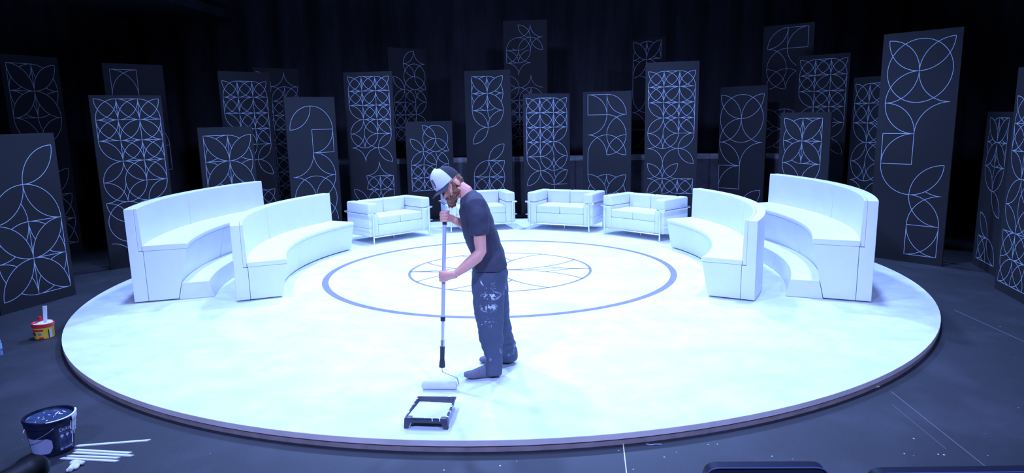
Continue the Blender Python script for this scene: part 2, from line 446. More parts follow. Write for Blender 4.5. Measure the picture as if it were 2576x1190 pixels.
# ------------------------------------------------------------------ curved benches
def bench(name, label, c, rb, a_near, a_far, tall, group):
    """c: centre of the arc, rb: inner radius of the base at the floor"""
    dz = D; sgn = 1 if a_far > a_near else -1
    am = (a_near + a_far) / 2; mid = math.radians(am)
    t = thing(name, label, 'bench', (c[0] + rb * math.cos(mid), c[1] + rb * math.sin(mid), dz + .002), 0, group)
    o = (t.location.x, t.location.y, t.location.z)
    cc = (c[0] - o[0], c[1] - o[1])
    if tall: ov, wid, zs0, zs1, zt = .15, .47, .60, .663, 1.09
    else: ov, wid, zs0, zs1, zt = .085, .51, .393, .448, .885
    ro = rb + wid; rp = ro - .10; rc = rp - .052
    g = .006
    for k, (s, e) in enumerate(((a_near, am), (am, a_far))):
        s2 = s + (sgn * .06 if k else 0); e2 = e - (0 if k else sgn * .06)
        bm = bmesh.new(); sector(bm, cc, [(rb, .014), (rc, .014), (rc, zs0), (rb - ov + .012, zs0)], s2, e2, 24)
        finish('base_box', bm, M['benchbase'], t, bevel=.004)
        bm = bmesh.new(); sector(bm, cc, [(rp, .014), (ro, .014), (ro, zt), (rp, zt), (rp, zs0 - .004), (rc + .004, zs0 - .004), (rc + .004, .014)], s2, e2, 24)
        finish('back_panel', bm, M['benchbase'], t, bevel=.004)
        bm = bmesh.new(); sector(bm, cc, roundprof([(rb - ov, zs0 + .003), (rc + .02, zs0 + .003), (rc + .02, zs1), (rb - ov, zs1 + .002)], [.012, .004, .02, .026], 4), s2, e2, 24)
        finish('seat_cushion', bm, M['leather'], t, bevel=.012, seg=3)
        bm = bmesh.new(); sector(bm, cc, roundprof([(rc, zs0 + .003), (rp - .002, zs0 + .003), (rp - .002, zt + .004), (rc + .016, zt + .004)], [.008, .004, .02, .028], 4), s2, e2, 24)
        finish('back_cushion', bm, M['leather'], t, bevel=.012, seg=3)
        for q in (.12, .88):
            a = math.radians(s + (e - s) * q)
            for rr in (rb + .06, ro - .06):
                bm = bmesh.new(); lathe(bm, [(.001, 0), (.018, 0), (.018, .016), (.001, .016)], 12, (cc[0] + rr * math.cos(a), cc[1] + rr * math.sin(a), 0), closed=False)
                finish('glide', bm, M['dark'], t)
        if tall:
            bm = bmesh.new(); sector(bm, cc, [(rb - .39, .001), (rb - .003, .001), (rb - .048, .196), (rb - .345, .196)], s2, e2, 24)
            finish('footstep', bm, M['step'], t, bevel=.003)
    return t
bench('curved_bench', 'tall white curved bench with footstep on the left, behind the low bench', (.30, 9.45), 4.41, 197.1, 154.6, True, None)
bench('curved_bench', 'low white curved bench on the left, in front of the tall left bench', (.51, 9.52), 3.48, 202.7, 151.5, False, None)
bench('curved_bench', 'tall white curved bench with a footstep on the right, behind the low bench', (-.60, 9.45), 4.41, -25.2, 17.2, True, None)
bench('curved_bench', 'low white curved bench on the right, in front of the tall right bench', (-.81, 9.56), 3.48, -30.7, 20.9, False, None)

# ------------------------------------------------------------------ cube sofas with chrome tube frames
def make_sofa(label):
    t = thing('tube_frame_sofa', label, 'sofa', (0, 0, 0), 0, None)
    W = 1.31; DP = .70; F = -.35; ax = W / 2 - .025       # outer faces of the cushions
    aw = .175
    # base platform
    bm = bmesh.new(); add_box(bm, (0, .03, .205), (2 * ax - 2 * .04, DP - .12, .19), bev=.008)
    finish('seat_base', bm, M['sofabase'], t)
    bm = bmesh.new(); add_box(bm, (0, F + .038, .21), (2 * (ax - aw) - .006, .04, .19), bev=.008)
    finish('front_board', bm, M['leather'], t)
    for s in (-1, 1):
        bm = bmesh.new(); add_box(bm, (s * (ax - aw / 2), -.0, .305), (aw, DP - .02, .375), bev=.018, seg=3)
        p = finish('arm_body', bm, M['leather'], t)
        bm = bmesh.new(); add_box(bm, (s * (ax - aw / 2), -.0, .583), (aw, DP - .02, .174), bev=.030, seg=4)
        finish('arm_cushion', bm, M['leather'], t)
    for s in (-1, 1):
        w = ax - aw
        bm = bmesh.new(); add_box(bm, (s * w / 2, DP / 2 - .115, .47), (w - .004, .16, .40), bev=.030, seg=4)
        finish('back_cushion', bm, M['leather'], t)
        bm = bmesh.new(); add_box(bm, (s * w / 2, -.085, .372), (w - .004, .50, .135), bev=.024, seg=4)
        for v in bm.verts:
            if v.co.z > .40: v.co.z += .010 * max(0, 1 - ((v.co.x - s * w / 2) / (w * .5)) ** 2)
        finish('seat_cushion', bm, M['leather'], t)
    r = .0125; fx = W / 2 + .003; fy = F - .012
    for s in (-1, 1):
        bm = bmesh.new(); tube(bm, [(s * (fx - .085), fy, .0055), (s * (fx - .085), fy, .500)], r)
        finish('leg', bm, M['chrome'], t)
        bm = bmesh.new(); tube(bm, [(s * (fx - .085), -fy, .0055), (s * (fx - .085), -fy, .500)], r)
        finish('leg', bm, M['chrome'], t)
        bm = bmesh.new(); tube(bm, bent([(s * (fx - .085), fy, .498), (s * fx, fy, .498), (s * fx, -fy, .498), (s * (fx - .085), -fy, .498)], .02), r)
        finish('top_tube', bm, M['chrome'], t)
        bm = bmesh.new(); tube(bm, bent([(s * (fx - .085), fy, .268), (s * fx, fy, .268), (s * fx, -fy, .268), (s * (fx - .085), -fy, .268)], .012), .006, 8)
        finish('lower_rod', bm, M['chrome'], t)
    bm = bmesh.new(); tube(bm, [(-(fx - .085), -fy, .498), ((fx - .085), -fy, .498)], r, ref=(0, 1, 0)); finish('rear_tube', bm, M['chrome'], t)
    bm = bmesh.new(); tube(bm, [(-(fx - .085), fy + .012, .105), ((fx - .085), fy + .012, .105)], .010, ref=(0, 1, 0)); finish('front_rail', bm, M['chrome'], t)
    bm = bmesh.new(); tube(bm, [(0, F + .25, .0055), (0, F + .25, .115)], .011); finish('centre_foot', bm, M['chrome'], t)
    return t

sofa0 = make_sofa('white two-seat sofa with chrome tubes beside the low left bench, leftmost of four')
def place_sofa(L, R, o=None, label=None):
    o = o or copy_tree(sofa0)
    if label: o['label'] = label
    L = Vector(L); R = Vector(R); d = (R - L).normalized(); mid = (L + R) / 2
    n = Vector((-d.y, d.x)); p = mid + n * .362
    o.location = (p.x, p.y, D + .003); o.rotation_euler = (0, 0, math.atan2(d.y, d.x))
    return o
place_sofa((-2.30, 11.60), (-1.41, 12.46), sofa0)
place_sofa((-1.10, 12.66), (.05, 12.97), None, 'white two-seat sofa with chrome tubes partly hidden behind the bending man')
place_sofa((.29, 12.92), (1.40, 12.35), None, 'white two-seat sofa with chrome tubes, third from the left, right of the man')
place_sofa((1.59, 12.17), (2.38, 11.31), None, 'white two-seat sofa with chrome tubes beside the low right bench, rightmost of four')

# ------------------------------------------------------------------ standing panels with line figures
def swap(s):
    return s.translate(str.maketrans('abcdABCD<>', 'badcBADC><'))
def mirror(dsg, n): return {(n - 1 - i, j): swap(s) for (i, j), s in dsg.items()}
B2 = {(0, 0): '^<_>bdAC', (1, 0): 'acBD', (0, 1): '<_>acBD', (1, 1): 'bdAC', (0, 2): 'bd', (1, 2): 'acb1', (0, 3): 'ac',
      (1, 4): 'ac', (0, 5): 'ca_', (1, 5): '^abcd_', (0, 6): '<abcd>', (1, 6): 'abcd_', (1, 7): 'bd', (0, 7): 'ac'}
E2 = {k: B2[k] for k in ((0, 0), (1, 0), (0, 1), (1, 1), (0, 2), (1, 2))}
E2b = dict(E2); E2b[(1, 2)] = 'ac'; E2b[(0, 2)] = 'bd'
X2 = {(1, 0): 'ac', (0, 1): 'cad2', (1, 1): 'db', (0, 2): 'bdAC', (1, 2): '^<>_acBD', (0, 3): 'acBD', (1, 3): '<>_bdAC'}
Z2 = {(0, 0): 'bdAC>', (1, 0): 'acBD_>', (0, 1): 'ac<BD', (1, 1): 'bd', (0, 2): '<', (0, 3): 'ab', (0, 4): 'd_', (0, 5): 'a_>', (1, 3): 'ab', (1, 4): 'c'}
F2 = {(0, 0): 'bdc', (1, 0): 'acd', (0, 1): 'acb', (1, 1): 'ab', (0, 2): 'bd', (1, 2): 'c', (0, 3): '^<_>c', (0, 4): 'b',
      (1, 4): 'acb2', (1, 5): 'cdb', (1, 6): '^<_>ab'}
F2s = {k: v for k, v in F2.items() if k[1] < 4 or k[0] == 1 and k[1] == 4}
F2s[(0, 4)] = 'b1'; F2s[(1, 4)] = 'ac'
P2 = {(0, 0): 'ac', (1, 0): 'd', (1, 1): '^<_>a', (0, 2): 'a', (1, 2): 'bd', (0, 3): 'dc', (1, 3): 'dca', (0, 4): 'b', (1, 4): 'da'}
Q2 = {(0, 0): '^<_>d', (1, 0): 'bd', (0, 1): 'a', (1, 1): 'cd', (0, 2): 'cd', (1, 2): 'bacd', (0, 3): '<', (0, 4): 'bdAC', (1, 4): 'acBD', (0, 5): 'acBD', (1, 5): 'bdAC'}
T3 = {(0, 0): 'abcd_>', (1, 0): '^abcd_>', (2, 0): 'abcd_', (0, 1): '<abcd_>', (1, 1): 'abc_>', (2, 1): 'abd_>', (0, 2): 'bd>', (1, 2): 'abcd_>', (2, 2): 'abcd_>',
      (0, 3): 'ac', (1, 3): 'bcd>', (2, 3): 'bcd_>', (0, 4): 'bda', (1, 4): 'cab', (2, 4): 'ac', (0, 5): 'd', (1, 5): 'c', (2, 5): 'bd'}
T864 = dict(T3); T864.update({(1, 6): 'a', (2, 6): 'b', (1, 7): 'abcd_>', (2, 7): '^abcd_>', (0, 8): 'bd', (1, 8): 'cda', (2, 8): 'cb>'})
T1626 = dict(T3); T1626.update({(0, 6): 'bda', (1, 6): 'acb', (0, 7): 'cad', (1, 7): 'abcd>', (2, 7): '^abcd>_'})
T224 = dict(T3); T224.update({(0, 5): 'bdc', (1, 5): 'cd', (2, 5): 'd', (0, 6): 'b', (1, 6): 'a', (0, 7): 'd'})
T550 = dict(T3); T550.update({(1, 7): '^abcd>', (2, 7): '^abcd', (1, 8): 'ab', (2, 8): 'bc'})
T1315 = mirror({k: v for k, v in T3.items() if k[1] < 5}, 3); T1315.update({(0, 5): 'ac', (1, 5): 'bd', (2, 5): 'acb1', (2, 6): '^b'})
TR2 = dict(T3); TR2.update({(0, 4): 'bd_', (1, 4): 'cab_', (2, 4): 'ac_', (0, 5): 'abcd>', (1, 5): 'abcd_>', (2, 5): 'bd_', (0, 6): 'acb_', (1, 6): 'abcd_', (2, 6): 'bd_>'})
V3 = {(1, 0): 'bda', (2, 0): 'b', (0, 1): 'cb2', (1, 1): 'cda', (2, 1): 'bdc', (0, 2): '^<_bda', (1, 2): 'acb', (0, 3): 'd', (1, 3): 'c',
      (0, 4): 'bd', (1, 4): 'a', (2, 4): 'b', (0, 5): 'ca', (1, 5): 'cda>', (2, 5): 'd'}
for j in range(6, 10): V3[(0, j)] = '^abcd>'
for j in range(6, 10): V3[(1, j)] = '^abcd'
V2 = {(0, 0): 'bd', (1, 0): 'a', (2, 0): 'b', (0, 1): 'ca', (1, 1): 'cda>', (2, 1): 'dca'}
for j in range(2, 9): V2[(1, j)] = '^abcd<'
for j in range(2, 9): V2[(0, j)] = 'ac' if j % 2 else 'bd'
for j in (5,): V2[(1, j)] = '^abd<'
U3 = {(1, 0): 'ac', (2, 0): 'b', (1, 1): 'bcd', (2, 1): 'dc', (0, 2): 'bd', (1, 2): 'bc', (2, 2): 'abd', (0, 3): 'ca', (1, 3): 'bcd', (2, 3): 'bcd',
      (0, 4): '^abcd>', (1, 4): 'abcd>', (2, 4): 'ac', (0, 5): '^abcd>', (1, 5): '^abcd>', (2, 5): 'd', (0, 6): '^abcd', (0, 7): '^ad'}
S3 = {(1, 0): 'bdc', (2, 0): 'd', (0, 1): 'bd', (1, 1): 'abc', (2, 1): 'abd', (0, 2): 'ca', (1, 2): 'dbc', (2, 2): 'bcd', (0, 3): '^abcd_<', (1, 3): 'abcd<_', (2, 3): 'ac',
      (0, 4): '<abcd_', (1, 4): '<abcd_'}
W2 = {(0, 0): '^<>cd', (0, 1): '<bd', (1, 2): 'd', (1, 3): '^_>', (1, 5): 'd', (0, 3): 'bd', (0, 4): 'ac'}
TRIM = {'1': ((0, 1 / 3),), '2': ((2 / 3, 1),)}

def panel(label, mid, ztop, psi, m, ox, oy, design, z0=0.0, group='standing panels with line figures', W=1.0, br=.34):
    """1 m wide free-standing board. mid = centre on plan, ztop above the white stage, psi = heading in degrees, m = module"""
    H = ztop + D - z0
    bm = bmesh.new(); th = .03
    add_box(bm, (0, th / 2, H / 2), (W, th, H))
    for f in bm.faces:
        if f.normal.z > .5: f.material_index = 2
    bmesh.ops.recalc_face_normals(bm, faces=bm.faces[:])
    lw = .0070; y = -.0012
    def ribbon(P):
        n = len(P); L = []; R = []
        for i in range(n):
            a = P[max(i - 1, 0)]; b = P[min(i + 1, n - 1)]; d = Vector((b[0] - a[0], b[1] - a[1])).normalized(); s = Vector((-d.y, d.x)) * lw / 2
            L.append(bm.verts.new((P[i][0] + s.x, y, P[i][1] + s.y))); R.append(bm.verts.new((P[i][0] - s.x, y, P[i][1] - s.y)))
        for i in range(n - 1):
            f = bm.faces.new((L[i], L[i + 1], R[i + 1], R[i])); f.normal_update(); f.material_index = 1
            if f.normal.y > 0: f.normal_flip()
    def pt(u, v): return (-W / 2 + ox + u * m, H - oy - v * m)
    for (i, j), s in design.items():
        if H - oy - (j + 1) * m < .04: continue
        k = 0
        while k < len(s):
            ch = s[k]; tr = TRIM.get(s[k + 1]) if k + 1 < len(s) else None
            k += 2 if tr else 1
            if ch == '^': ribbon([pt(i, j), pt(i + 1, j)]); continue
            if ch == '_': ribbon([pt(i, j + 1), pt(i + 1, j + 1)]); continue
            if ch == '<': ribbon([pt(i, j), pt(i, j + 1)]); continue
            if ch == '>': ribbon([pt(i + 1, j), pt(i + 1, j + 1)]); continue
            c, a0, a1 = {'a': ((0, 0), 0, 90), 'b': ((1, 0), 180, 90), 'c': ((1, 1), -90, -180), 'd': ((0, 1), -90, 0)}[ch.lower()]
            segs = tr or (((0, 1 / 3), (2 / 3, 1)) if ch.isupper() else ((0, 1),))
            for s0, s1 in segs:
                n = max(5, int(18 * (s1 - s0)))
                ribbon([pt(i + c[0] + math.cos(math.radians(a0 + (a1 - a0) * (s0 + (s1 - s0) * q / n))), j + c[1] + math.sin(math.radians(a0 + (a1 - a0) * (s0 + (s1 - s0) * q / n)))) for q in range(n + 1)])
    me = bpy.data.meshes.new('panel_board'); bm.to_mesh(me); bm.free()
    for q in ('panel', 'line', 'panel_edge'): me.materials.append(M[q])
    t = thing('scenery_panel', label, 'panel', (mid[0], mid[1], z0), math.radians(psi), group)
    o = bpy.data.objects.new('panel_board', me); COL.objects.link(o); o.parent = t
    # rear brace and foot that keep it upright
    bm = bmesh.new()
    bh = min(H * .6, 1.3)
    for sx in (-.3, .3):
        add_box(bm, (sx, th + .02, H * .45), (.045, .04, H * .88)); add_box(bm, (sx, th + .02 + br / 2, .021), (.045, br, .04))
        hexa(bm, [(sx - .02, th + br - .03, .03), (sx + .02, th + br - .03, .03), (sx + .02, th + br + .01, .03), (sx - .02, th + br + .01, .03),
                  (sx - .02, th + .03, bh), (sx + .02, th + .03, bh), (sx + .02, th + .06, bh), (sx - .02, th + .06, bh)])
    finish('rear_brace', bm, M['plinth'], t, smooth=False)
    return t

RS = 1.25
G1 = None
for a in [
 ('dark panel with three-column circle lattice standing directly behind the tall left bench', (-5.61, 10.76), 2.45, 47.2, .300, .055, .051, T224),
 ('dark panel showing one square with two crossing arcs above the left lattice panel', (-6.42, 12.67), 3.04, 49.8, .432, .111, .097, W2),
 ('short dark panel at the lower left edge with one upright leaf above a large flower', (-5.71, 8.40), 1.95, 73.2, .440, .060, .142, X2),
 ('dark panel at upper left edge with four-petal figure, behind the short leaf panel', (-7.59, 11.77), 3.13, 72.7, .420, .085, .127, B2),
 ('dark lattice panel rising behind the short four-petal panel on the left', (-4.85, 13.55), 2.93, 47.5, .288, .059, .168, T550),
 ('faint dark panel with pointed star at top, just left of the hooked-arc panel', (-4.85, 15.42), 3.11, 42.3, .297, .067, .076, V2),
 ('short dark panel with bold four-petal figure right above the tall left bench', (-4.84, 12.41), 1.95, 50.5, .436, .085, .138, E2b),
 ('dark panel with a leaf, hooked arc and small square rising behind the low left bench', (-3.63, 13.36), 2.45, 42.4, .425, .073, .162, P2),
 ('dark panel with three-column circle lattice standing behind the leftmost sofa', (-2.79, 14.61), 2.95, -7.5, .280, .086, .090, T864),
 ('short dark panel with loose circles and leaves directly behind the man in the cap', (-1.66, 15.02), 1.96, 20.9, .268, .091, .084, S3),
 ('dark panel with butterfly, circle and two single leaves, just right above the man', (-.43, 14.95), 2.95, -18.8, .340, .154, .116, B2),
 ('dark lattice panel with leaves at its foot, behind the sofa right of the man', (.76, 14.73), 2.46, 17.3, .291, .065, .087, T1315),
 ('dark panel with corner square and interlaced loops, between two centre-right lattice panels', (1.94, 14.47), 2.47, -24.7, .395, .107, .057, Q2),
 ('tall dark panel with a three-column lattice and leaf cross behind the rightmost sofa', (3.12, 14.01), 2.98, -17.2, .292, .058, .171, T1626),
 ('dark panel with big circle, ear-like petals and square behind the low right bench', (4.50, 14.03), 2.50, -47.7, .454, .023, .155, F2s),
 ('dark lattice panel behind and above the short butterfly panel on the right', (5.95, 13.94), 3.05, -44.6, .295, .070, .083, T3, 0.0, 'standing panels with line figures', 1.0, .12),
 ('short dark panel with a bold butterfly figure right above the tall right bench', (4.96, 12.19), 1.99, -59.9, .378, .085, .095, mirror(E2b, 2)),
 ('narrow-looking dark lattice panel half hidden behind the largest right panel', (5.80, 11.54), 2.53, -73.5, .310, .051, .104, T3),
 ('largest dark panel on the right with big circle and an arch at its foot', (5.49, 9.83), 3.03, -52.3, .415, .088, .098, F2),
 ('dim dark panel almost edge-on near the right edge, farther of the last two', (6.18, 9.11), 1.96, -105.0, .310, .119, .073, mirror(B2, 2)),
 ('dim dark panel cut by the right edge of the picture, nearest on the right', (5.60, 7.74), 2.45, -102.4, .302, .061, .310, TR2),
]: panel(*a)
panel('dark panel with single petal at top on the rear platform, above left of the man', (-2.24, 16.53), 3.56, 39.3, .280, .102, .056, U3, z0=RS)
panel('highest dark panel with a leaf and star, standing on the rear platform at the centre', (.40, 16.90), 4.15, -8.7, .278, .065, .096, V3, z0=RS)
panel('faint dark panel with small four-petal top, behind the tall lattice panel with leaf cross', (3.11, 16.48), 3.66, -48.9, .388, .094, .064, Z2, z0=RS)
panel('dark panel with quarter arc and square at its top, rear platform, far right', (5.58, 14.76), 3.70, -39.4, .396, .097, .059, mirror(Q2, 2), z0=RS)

# ------------------------------------------------------------------ the man with the roller
def person():
    t = thing('person', 'bearded man in cap, dark T-shirt and paint-splashed trousers, bending over a roller pole', 'person', (-.2, 5.45, D))
    off = -Vector(t.location)
    # head frame
    pit = math.radians(31); yaw = math.radians(50); rol = math.radians(-27)
    h = Vector((-math.cos(yaw), -math.sin(yaw), 0)); z = Vector((0, 0, 1))
    Fv = h * math.cos(pit) - z * math.sin(pit); Uv = h * math.sin(pit) + z * math.cos(pit); Rv = Fv.cross(Uv)
    Rv, Uv = Rv * math.cos(rol) + Uv * math.sin(rol), -Rv * math.sin(rol) + Uv * math.cos(rol)
    HC = Vector((-.460, 5.497, 1.602))
    HM = Matrix((Rv, Fv, Uv)).transposed()
    def hp(x, y, zz): return HC + HM @ Vector((x, y, zz))
    bm = bmesh.new()
    # head
    add_ell(bm, hp(0, -.012, .030), (.076, .098, .088), HM)
    add_ell(bm, hp(0, .022, -.030), (.064, .072, .075), HM)
    add_ell(bm, hp(0, .045, -.075), (.042, .042, .034), HM)
    add_ell(bm, hp(0, .078, .028), (.055, .018, .018), HM)             # brow
    for s in (-1, 1):
        add_ell(bm, hp(s * .040, .058, -.020), (.022, .024, .024), HM)  # cheek
        add_ell(bm, hp(s * .084, -.014, -.006), (.010, .020, .033), HM)  # ear
    add_loft(bm, [hp(0, .078, .018), hp(0, .098, -.004), hp(0, .112, -.024), hp(0, .090, -.034)], [.009, .012, .015, .010], ref=Rv)
    for s in (-1, 1): add_ell(bm, hp(s * .012, .096, -.028), (.009, .011, .008), HM)
    add_ell(bm, hp(0, .088, -.052), (.024, .010, .007), HM)            # lips
    # neck and torso core (under the shirt)
    sp = smooth_path([(-.181, 5.5, .80), (-.178, 5.5, .93), (-.187, 5.5, 1.058), (-.233, 5.5, 1.20), (-.275, 5.5, 1.343), (-.303, 5.505, 1.45), (-.325, 5.51, 1.515)], 3)
    rr = [(.12, .09), (.15, .105), (.125, .09), (.135, .095), (.155, .10), (.16, .085), (.10, .05)]
    rads = []
    for i in range(len(sp)):
        q = i / 3; k = min(int(q), 5); u = q - k; rads.append(tuple(rr[k][j] * (1 - u) + rr[min(k + 1, 6)][j] * u for j in (0, 1)))
    add_loft(bm, sp, rads, n=20)
    add_loft(bm, [(-.318, 5.505, 1.495), (-.352, 5.503, 1.560), (-.385, 5.50, 1.585), hp(0, -.035, -.045), hp(0, -.02, -.01)], [(.075, .060), (.058, .060), (.055, .056), (.052, .052), (.050, .050)], n=16)
    # arms
    near = [(-.262, 5.335, 1.478), (-.246, 5.305, 1.40), (-.240, 5.285, 1.30), (-.237, 5.275, 1.20), (-.232, 5.268, 1.135), (-.262, 5.255, 1.095), (-.325, 5.24, 1.045), (-.375, 5.232, 1.008), (-.420, 5.226, .978)]
    add_loft(bm, near, [.050, .052, .049, .045, .043, .046, .043, .035, .028], ref=(0, 1, 0), n=16)
    far = [(-.325, 5.675, 1.465), (-.31, 5.67, 1.38), (-.30, 5.65, 1.30), (-.31, 5.60, 1.268), (-.355, 5.545, 1.29), (-.405, 5.485, 1.325), (-.445, 5.435, 1.355)]
    add_loft(bm, far, [.048, .050, .045, .043, .042, .034, .028], ref=(0, 1, 0), n=16)
    # hands gripping the pole
    pole_a = Vector((-.555, 5.22, .226)); pole_b = Vector((-.498, 5.36, 1.464)); pd = (pole_b - pole_a).normalized()
    def on_pole(zz): return pole_a + (pole_b - pole_a) * ((zz - pole_a.z) / (pole_b.z - pole_a.z))
    def hand(wrist, zc, side, out):
        """out: horizontal direction from the pole toward the back of the hand; fingers curl round the far side from the wrist"""
        c = on_pole(zc); w = Vector(wrist)
        away = (c - w); away -= pd * away.dot(pd); away.normalize()       # wrist -> pole, across the pole
        o = Vector(out); o -= pd * o.dot(pd); o -= away * o.dot(away); o.normalize()
        pc = c + o * .030 - away * .022
        # palm: a tapered slab from wrist to knuckles
        pal = [w - away * .012, w.lerp(pc, .45) + o * .004, pc - away * .010, pc + away * .026]
        add_loft(bm, pal, [(.028, .026), (.032, .021), (.042, .017), (.041, .014)], ref=pd, n=16)
        lens = (.95, 1.05, 1.0, .82)
        for k in range(4):
            hz = (.033 - .0215 * k) * (1 if side > 0 else 1)
            f = lens[k]; r = (.0095, .0098, .0093, .0083)[k]
            b = pd * hz
            R = .0235
            path = [pc + b - away * .002, c + b + o * .022 + away * .020 * f, c + b + o * .002 + away * (.0268), c + b - o * .020 + away * .016,
                    c + b - o * .0255 - away * .004, c + b - o * .020 - away * .018 * f]
            add_loft(bm, smooth_path(path, 3), [r * 1.12] * 4 + [r] * 6 + [r * .92] * 6, ref=pd, n=10)
        # thumb: leaves the wrist side of the palm, wraps the opposite way just above the index finger
        up = pd
        tb = w.lerp(pc, .45) + up * .020
        path = [tb, w.lerp(pc, .85) + up * .036 - o * .012, c - away * .022 - o * .018 + up * .042, c - o * .026 + up * .045 + away * .004, c - o * .022 + up * .047 + away * .016]
        add_loft(bm, smooth_path(path, 3), [.015] * 4 + [.0115] * 5 + [.0100] * 4, ref=up, n=10)
    hand((-.430, 5.226, .970), .940, 1, (0, -1, 0))
    hand((-.450, 5.430, 1.362), 1.388, -1, (0, 1, 0))
    # legs (under the trousers) and feet
    add_loft(bm, [(-.20, 5.42, .90), (-.188, 5.41, .703), (-.192, 5.40, .55), (-.188, 5.40, .349), (-.180, 5.41, .18)], [.085, .07, .055, .05, .036], n=16)
    add_loft(bm, [(-.165, 5.58, .90), (-.140, 5.62, .66), (-.119, 5.66, .48), (-.085, 5.72, .25), (-.064, 5.75, .14)], [.085, .07, .055, .048, .036], n=16)
    for v in bm.verts: v.co += off
    body = fuse('body', bm, M['skin'], .0048, t, 3)
    # socks / feet
    def foot(ax, ay, heading, hl, name='sock'):
        bm = bmesh.new(); d = Vector((math.cos(heading), math.sin(heading), 0)); s = Vector((-d.y, d.x, 0)); a = Vector((ax, ay, 0))
        add_loft(bm, [a + Vector((0, 0, .20)), a + Vector((0, 0, .15)), a + d * .005 + Vector((0, 0, .125))], [.040, .042, .044], ref=s, n=14)
        P = [a - d * .055 + Vector((0, 0, D + .042)), a - d * .02 + Vector((0, 0, D + .052)), a + d * .04 + Vector((0, 0, D + .056)), a + d * .095 + Vector((0, 0, D + .045)),
             a + d * .150 + Vector((0, 0, D + .034)), a + d * .190 + Vector((0, 0, D + .028 + hl)), a + d * .215 + Vector((0, 0, D + .030 + hl))]
        add_loft(bm, P, [(.032, .036), (.038, .050), (.042, .055), (.047, .044), (.050, .033), (.046, .025), (.030, .018)], ref=s, n=16)
        for v in bm.verts: v.co.z = max(v.co.z, D + .0005)
        for v in bm.verts: v.co += off
        return fuse(name, bm, M['sock'], .006, t, 3)
    foot(-.185, 5.412, math.radians(190), .010)
    foot(-.075, 5.745, math.radians(176), 0)
    # T-shirt
    bm = bmesh.new()
    P = [(-.176, 5.5, .962), (-.180, 5.5, 1.01), (-.188, 5.5, 1.07), (-.232, 5.5, 1.20), (-.270, 5.5, 1.33), (-.293, 5.505, 1.43), (-.312, 5.508, 1.495), (-.340, 5.508, 1.535)]
    Rr = [(.190, .139), (.186, .133), (.170, .126), (.170, .128), (.188, .128), (.200, .110), (.175, .088), (.085, .070)]
    add_loft(bm, P, Rr, n=28, power=2.3)
    add_loft(bm, [(-.285, 5.40, 1.488), (-.262, 5.335, 1.475), (-.246, 5.302, 1.40), (-.244, 5.288, 1.33), (-.241, 5.280, 1.262)], [.075, .080, .076, .074, .077], ref=(0, 1, 0), n=18)
    add_loft(bm, [(-.31, 5.60, 1.482), (-.325, 5.675, 1.460), (-.31, 5.67, 1.38), (-.302, 5.66, 1.30)], [.070, .076, .072, .072], ref=(0, 1, 0), n=18)
    for v in bm.verts: v.co += off
    sh = fuse('t_shirt', bm, M['shirt'], .009, t, 4, disp=.010, dscale=9, seed=2)
    # trousers
    bm = bmesh.new()
    add_loft(bm, [(-.178, 5.5, 1.03), (-.178, 5.5, .98), (-.176, 5.5, .92), (-.180, 5.5, .86), (-.185, 5.5, .80)], [(.150, .108), (.164, .120), (.188, .142), (.180, .140), (.15, .115)], n=26, power=2.3)
    add_loft(bm, [(-.188, 5.43, .90), (-.186, 5.415, .80), (-.190, 5.41, .70), (-.188, 5.405, .60), (-.180, 5.40, .50), (-.176, 5.40, .40), (-.166, 5.40, .31), (-.160, 5.405, .24), (-.166, 5.41, .17), (-.172, 5.412, .115)],
             [(.098, .128), (.100, .132), (.098, .124), (.092, .112), (.086, .102), (.084, .094), (.074, .078), (.068, .066), (.072, .078), (.066, .070)], n=24, power=2.3)
    add_loft(bm, [(-.17, 5.57, .90), (-.148, 5.60, .78), (-.138, 5.62, .66), (-.122, 5.655, .50), (-.100, 5.695, .35), (-.082, 5.725, .24), (-.068, 5.745, .160), (-.066, 5.75, .118)],
             [(.098, .120), (.098, .115), (.090, .103), (.082, .093), (.080, .090), (.082, .098), (.084, .102), (.082, .098)], n=24, power=2.3)
    for v in bm.verts: v.co += off
    tr = fuse('trousers', bm, M['jeans'], .009, t, 3, disp=.008, dscale=11, seed=5)
    me = tr.data; wn = noise.noise
    for v in me.vertices:                       # horizontal rucks around knee and ankle
        q = v.co - off; k = math.exp(-((q.z - .30) / .16) ** 2) + .5 * math.exp(-((q.z - .55) / .08) ** 2)
        v.co += v.normal * .010 * k * wn(Vector((q.x * 5, q.y * 5, q.z * 26))) * .8
    # belt pocket patch
    bm = bmesh.new()
    add_box(bm, (-.190, 5.303, .715), (.13, .012, .16), bev=.004)
    for v in bm.verts: v.co += off
    # hair
    bm = bmesh.new()
    add_ell(bm, hp(0, -.060, .000), (.079, .058, .070), HM); add_ell(bm, hp(.045, -.030, -.012), (.038, .040, .040), HM)
    add_ell(bm, hp(-.045, -.030, -.012), (.038, .040, .040), HM); add_ell(bm, hp(0, -.070, -.045), (.055, .035, .040), HM)
    for s in (-1, 1): add_ell(bm, hp(s * .070, .018, .000), (.010, .016, .034), HM)
    for v in bm.verts: v.co += off
    fuse('hair', bm, M['hair'], .0055, t, 2, disp=.009, dscale=55)
    bm = bmesh.new()
    for s in (-1, 1):
        add_ell(bm, hp(s * .056, .030, -.045), (.020, .034, .038), HM); add_ell(bm, hp(s * .030, .066, -.068), (.028, .028, .028), HM)
    add_ell(bm, hp(0, .078, -.085), (.038, .046, .034), HM); add_ell(bm, hp(0, .098, -.100), (.028, .036, .026), HM)
    add_ell(bm, hp(0, .098, -.044), (.030, .010, .007), HM)
    for v in bm.verts: v.co += off
    fuse('beard', bm, M['hair'], .005, t, 2, disp=.010, dscale=60, seed=3)
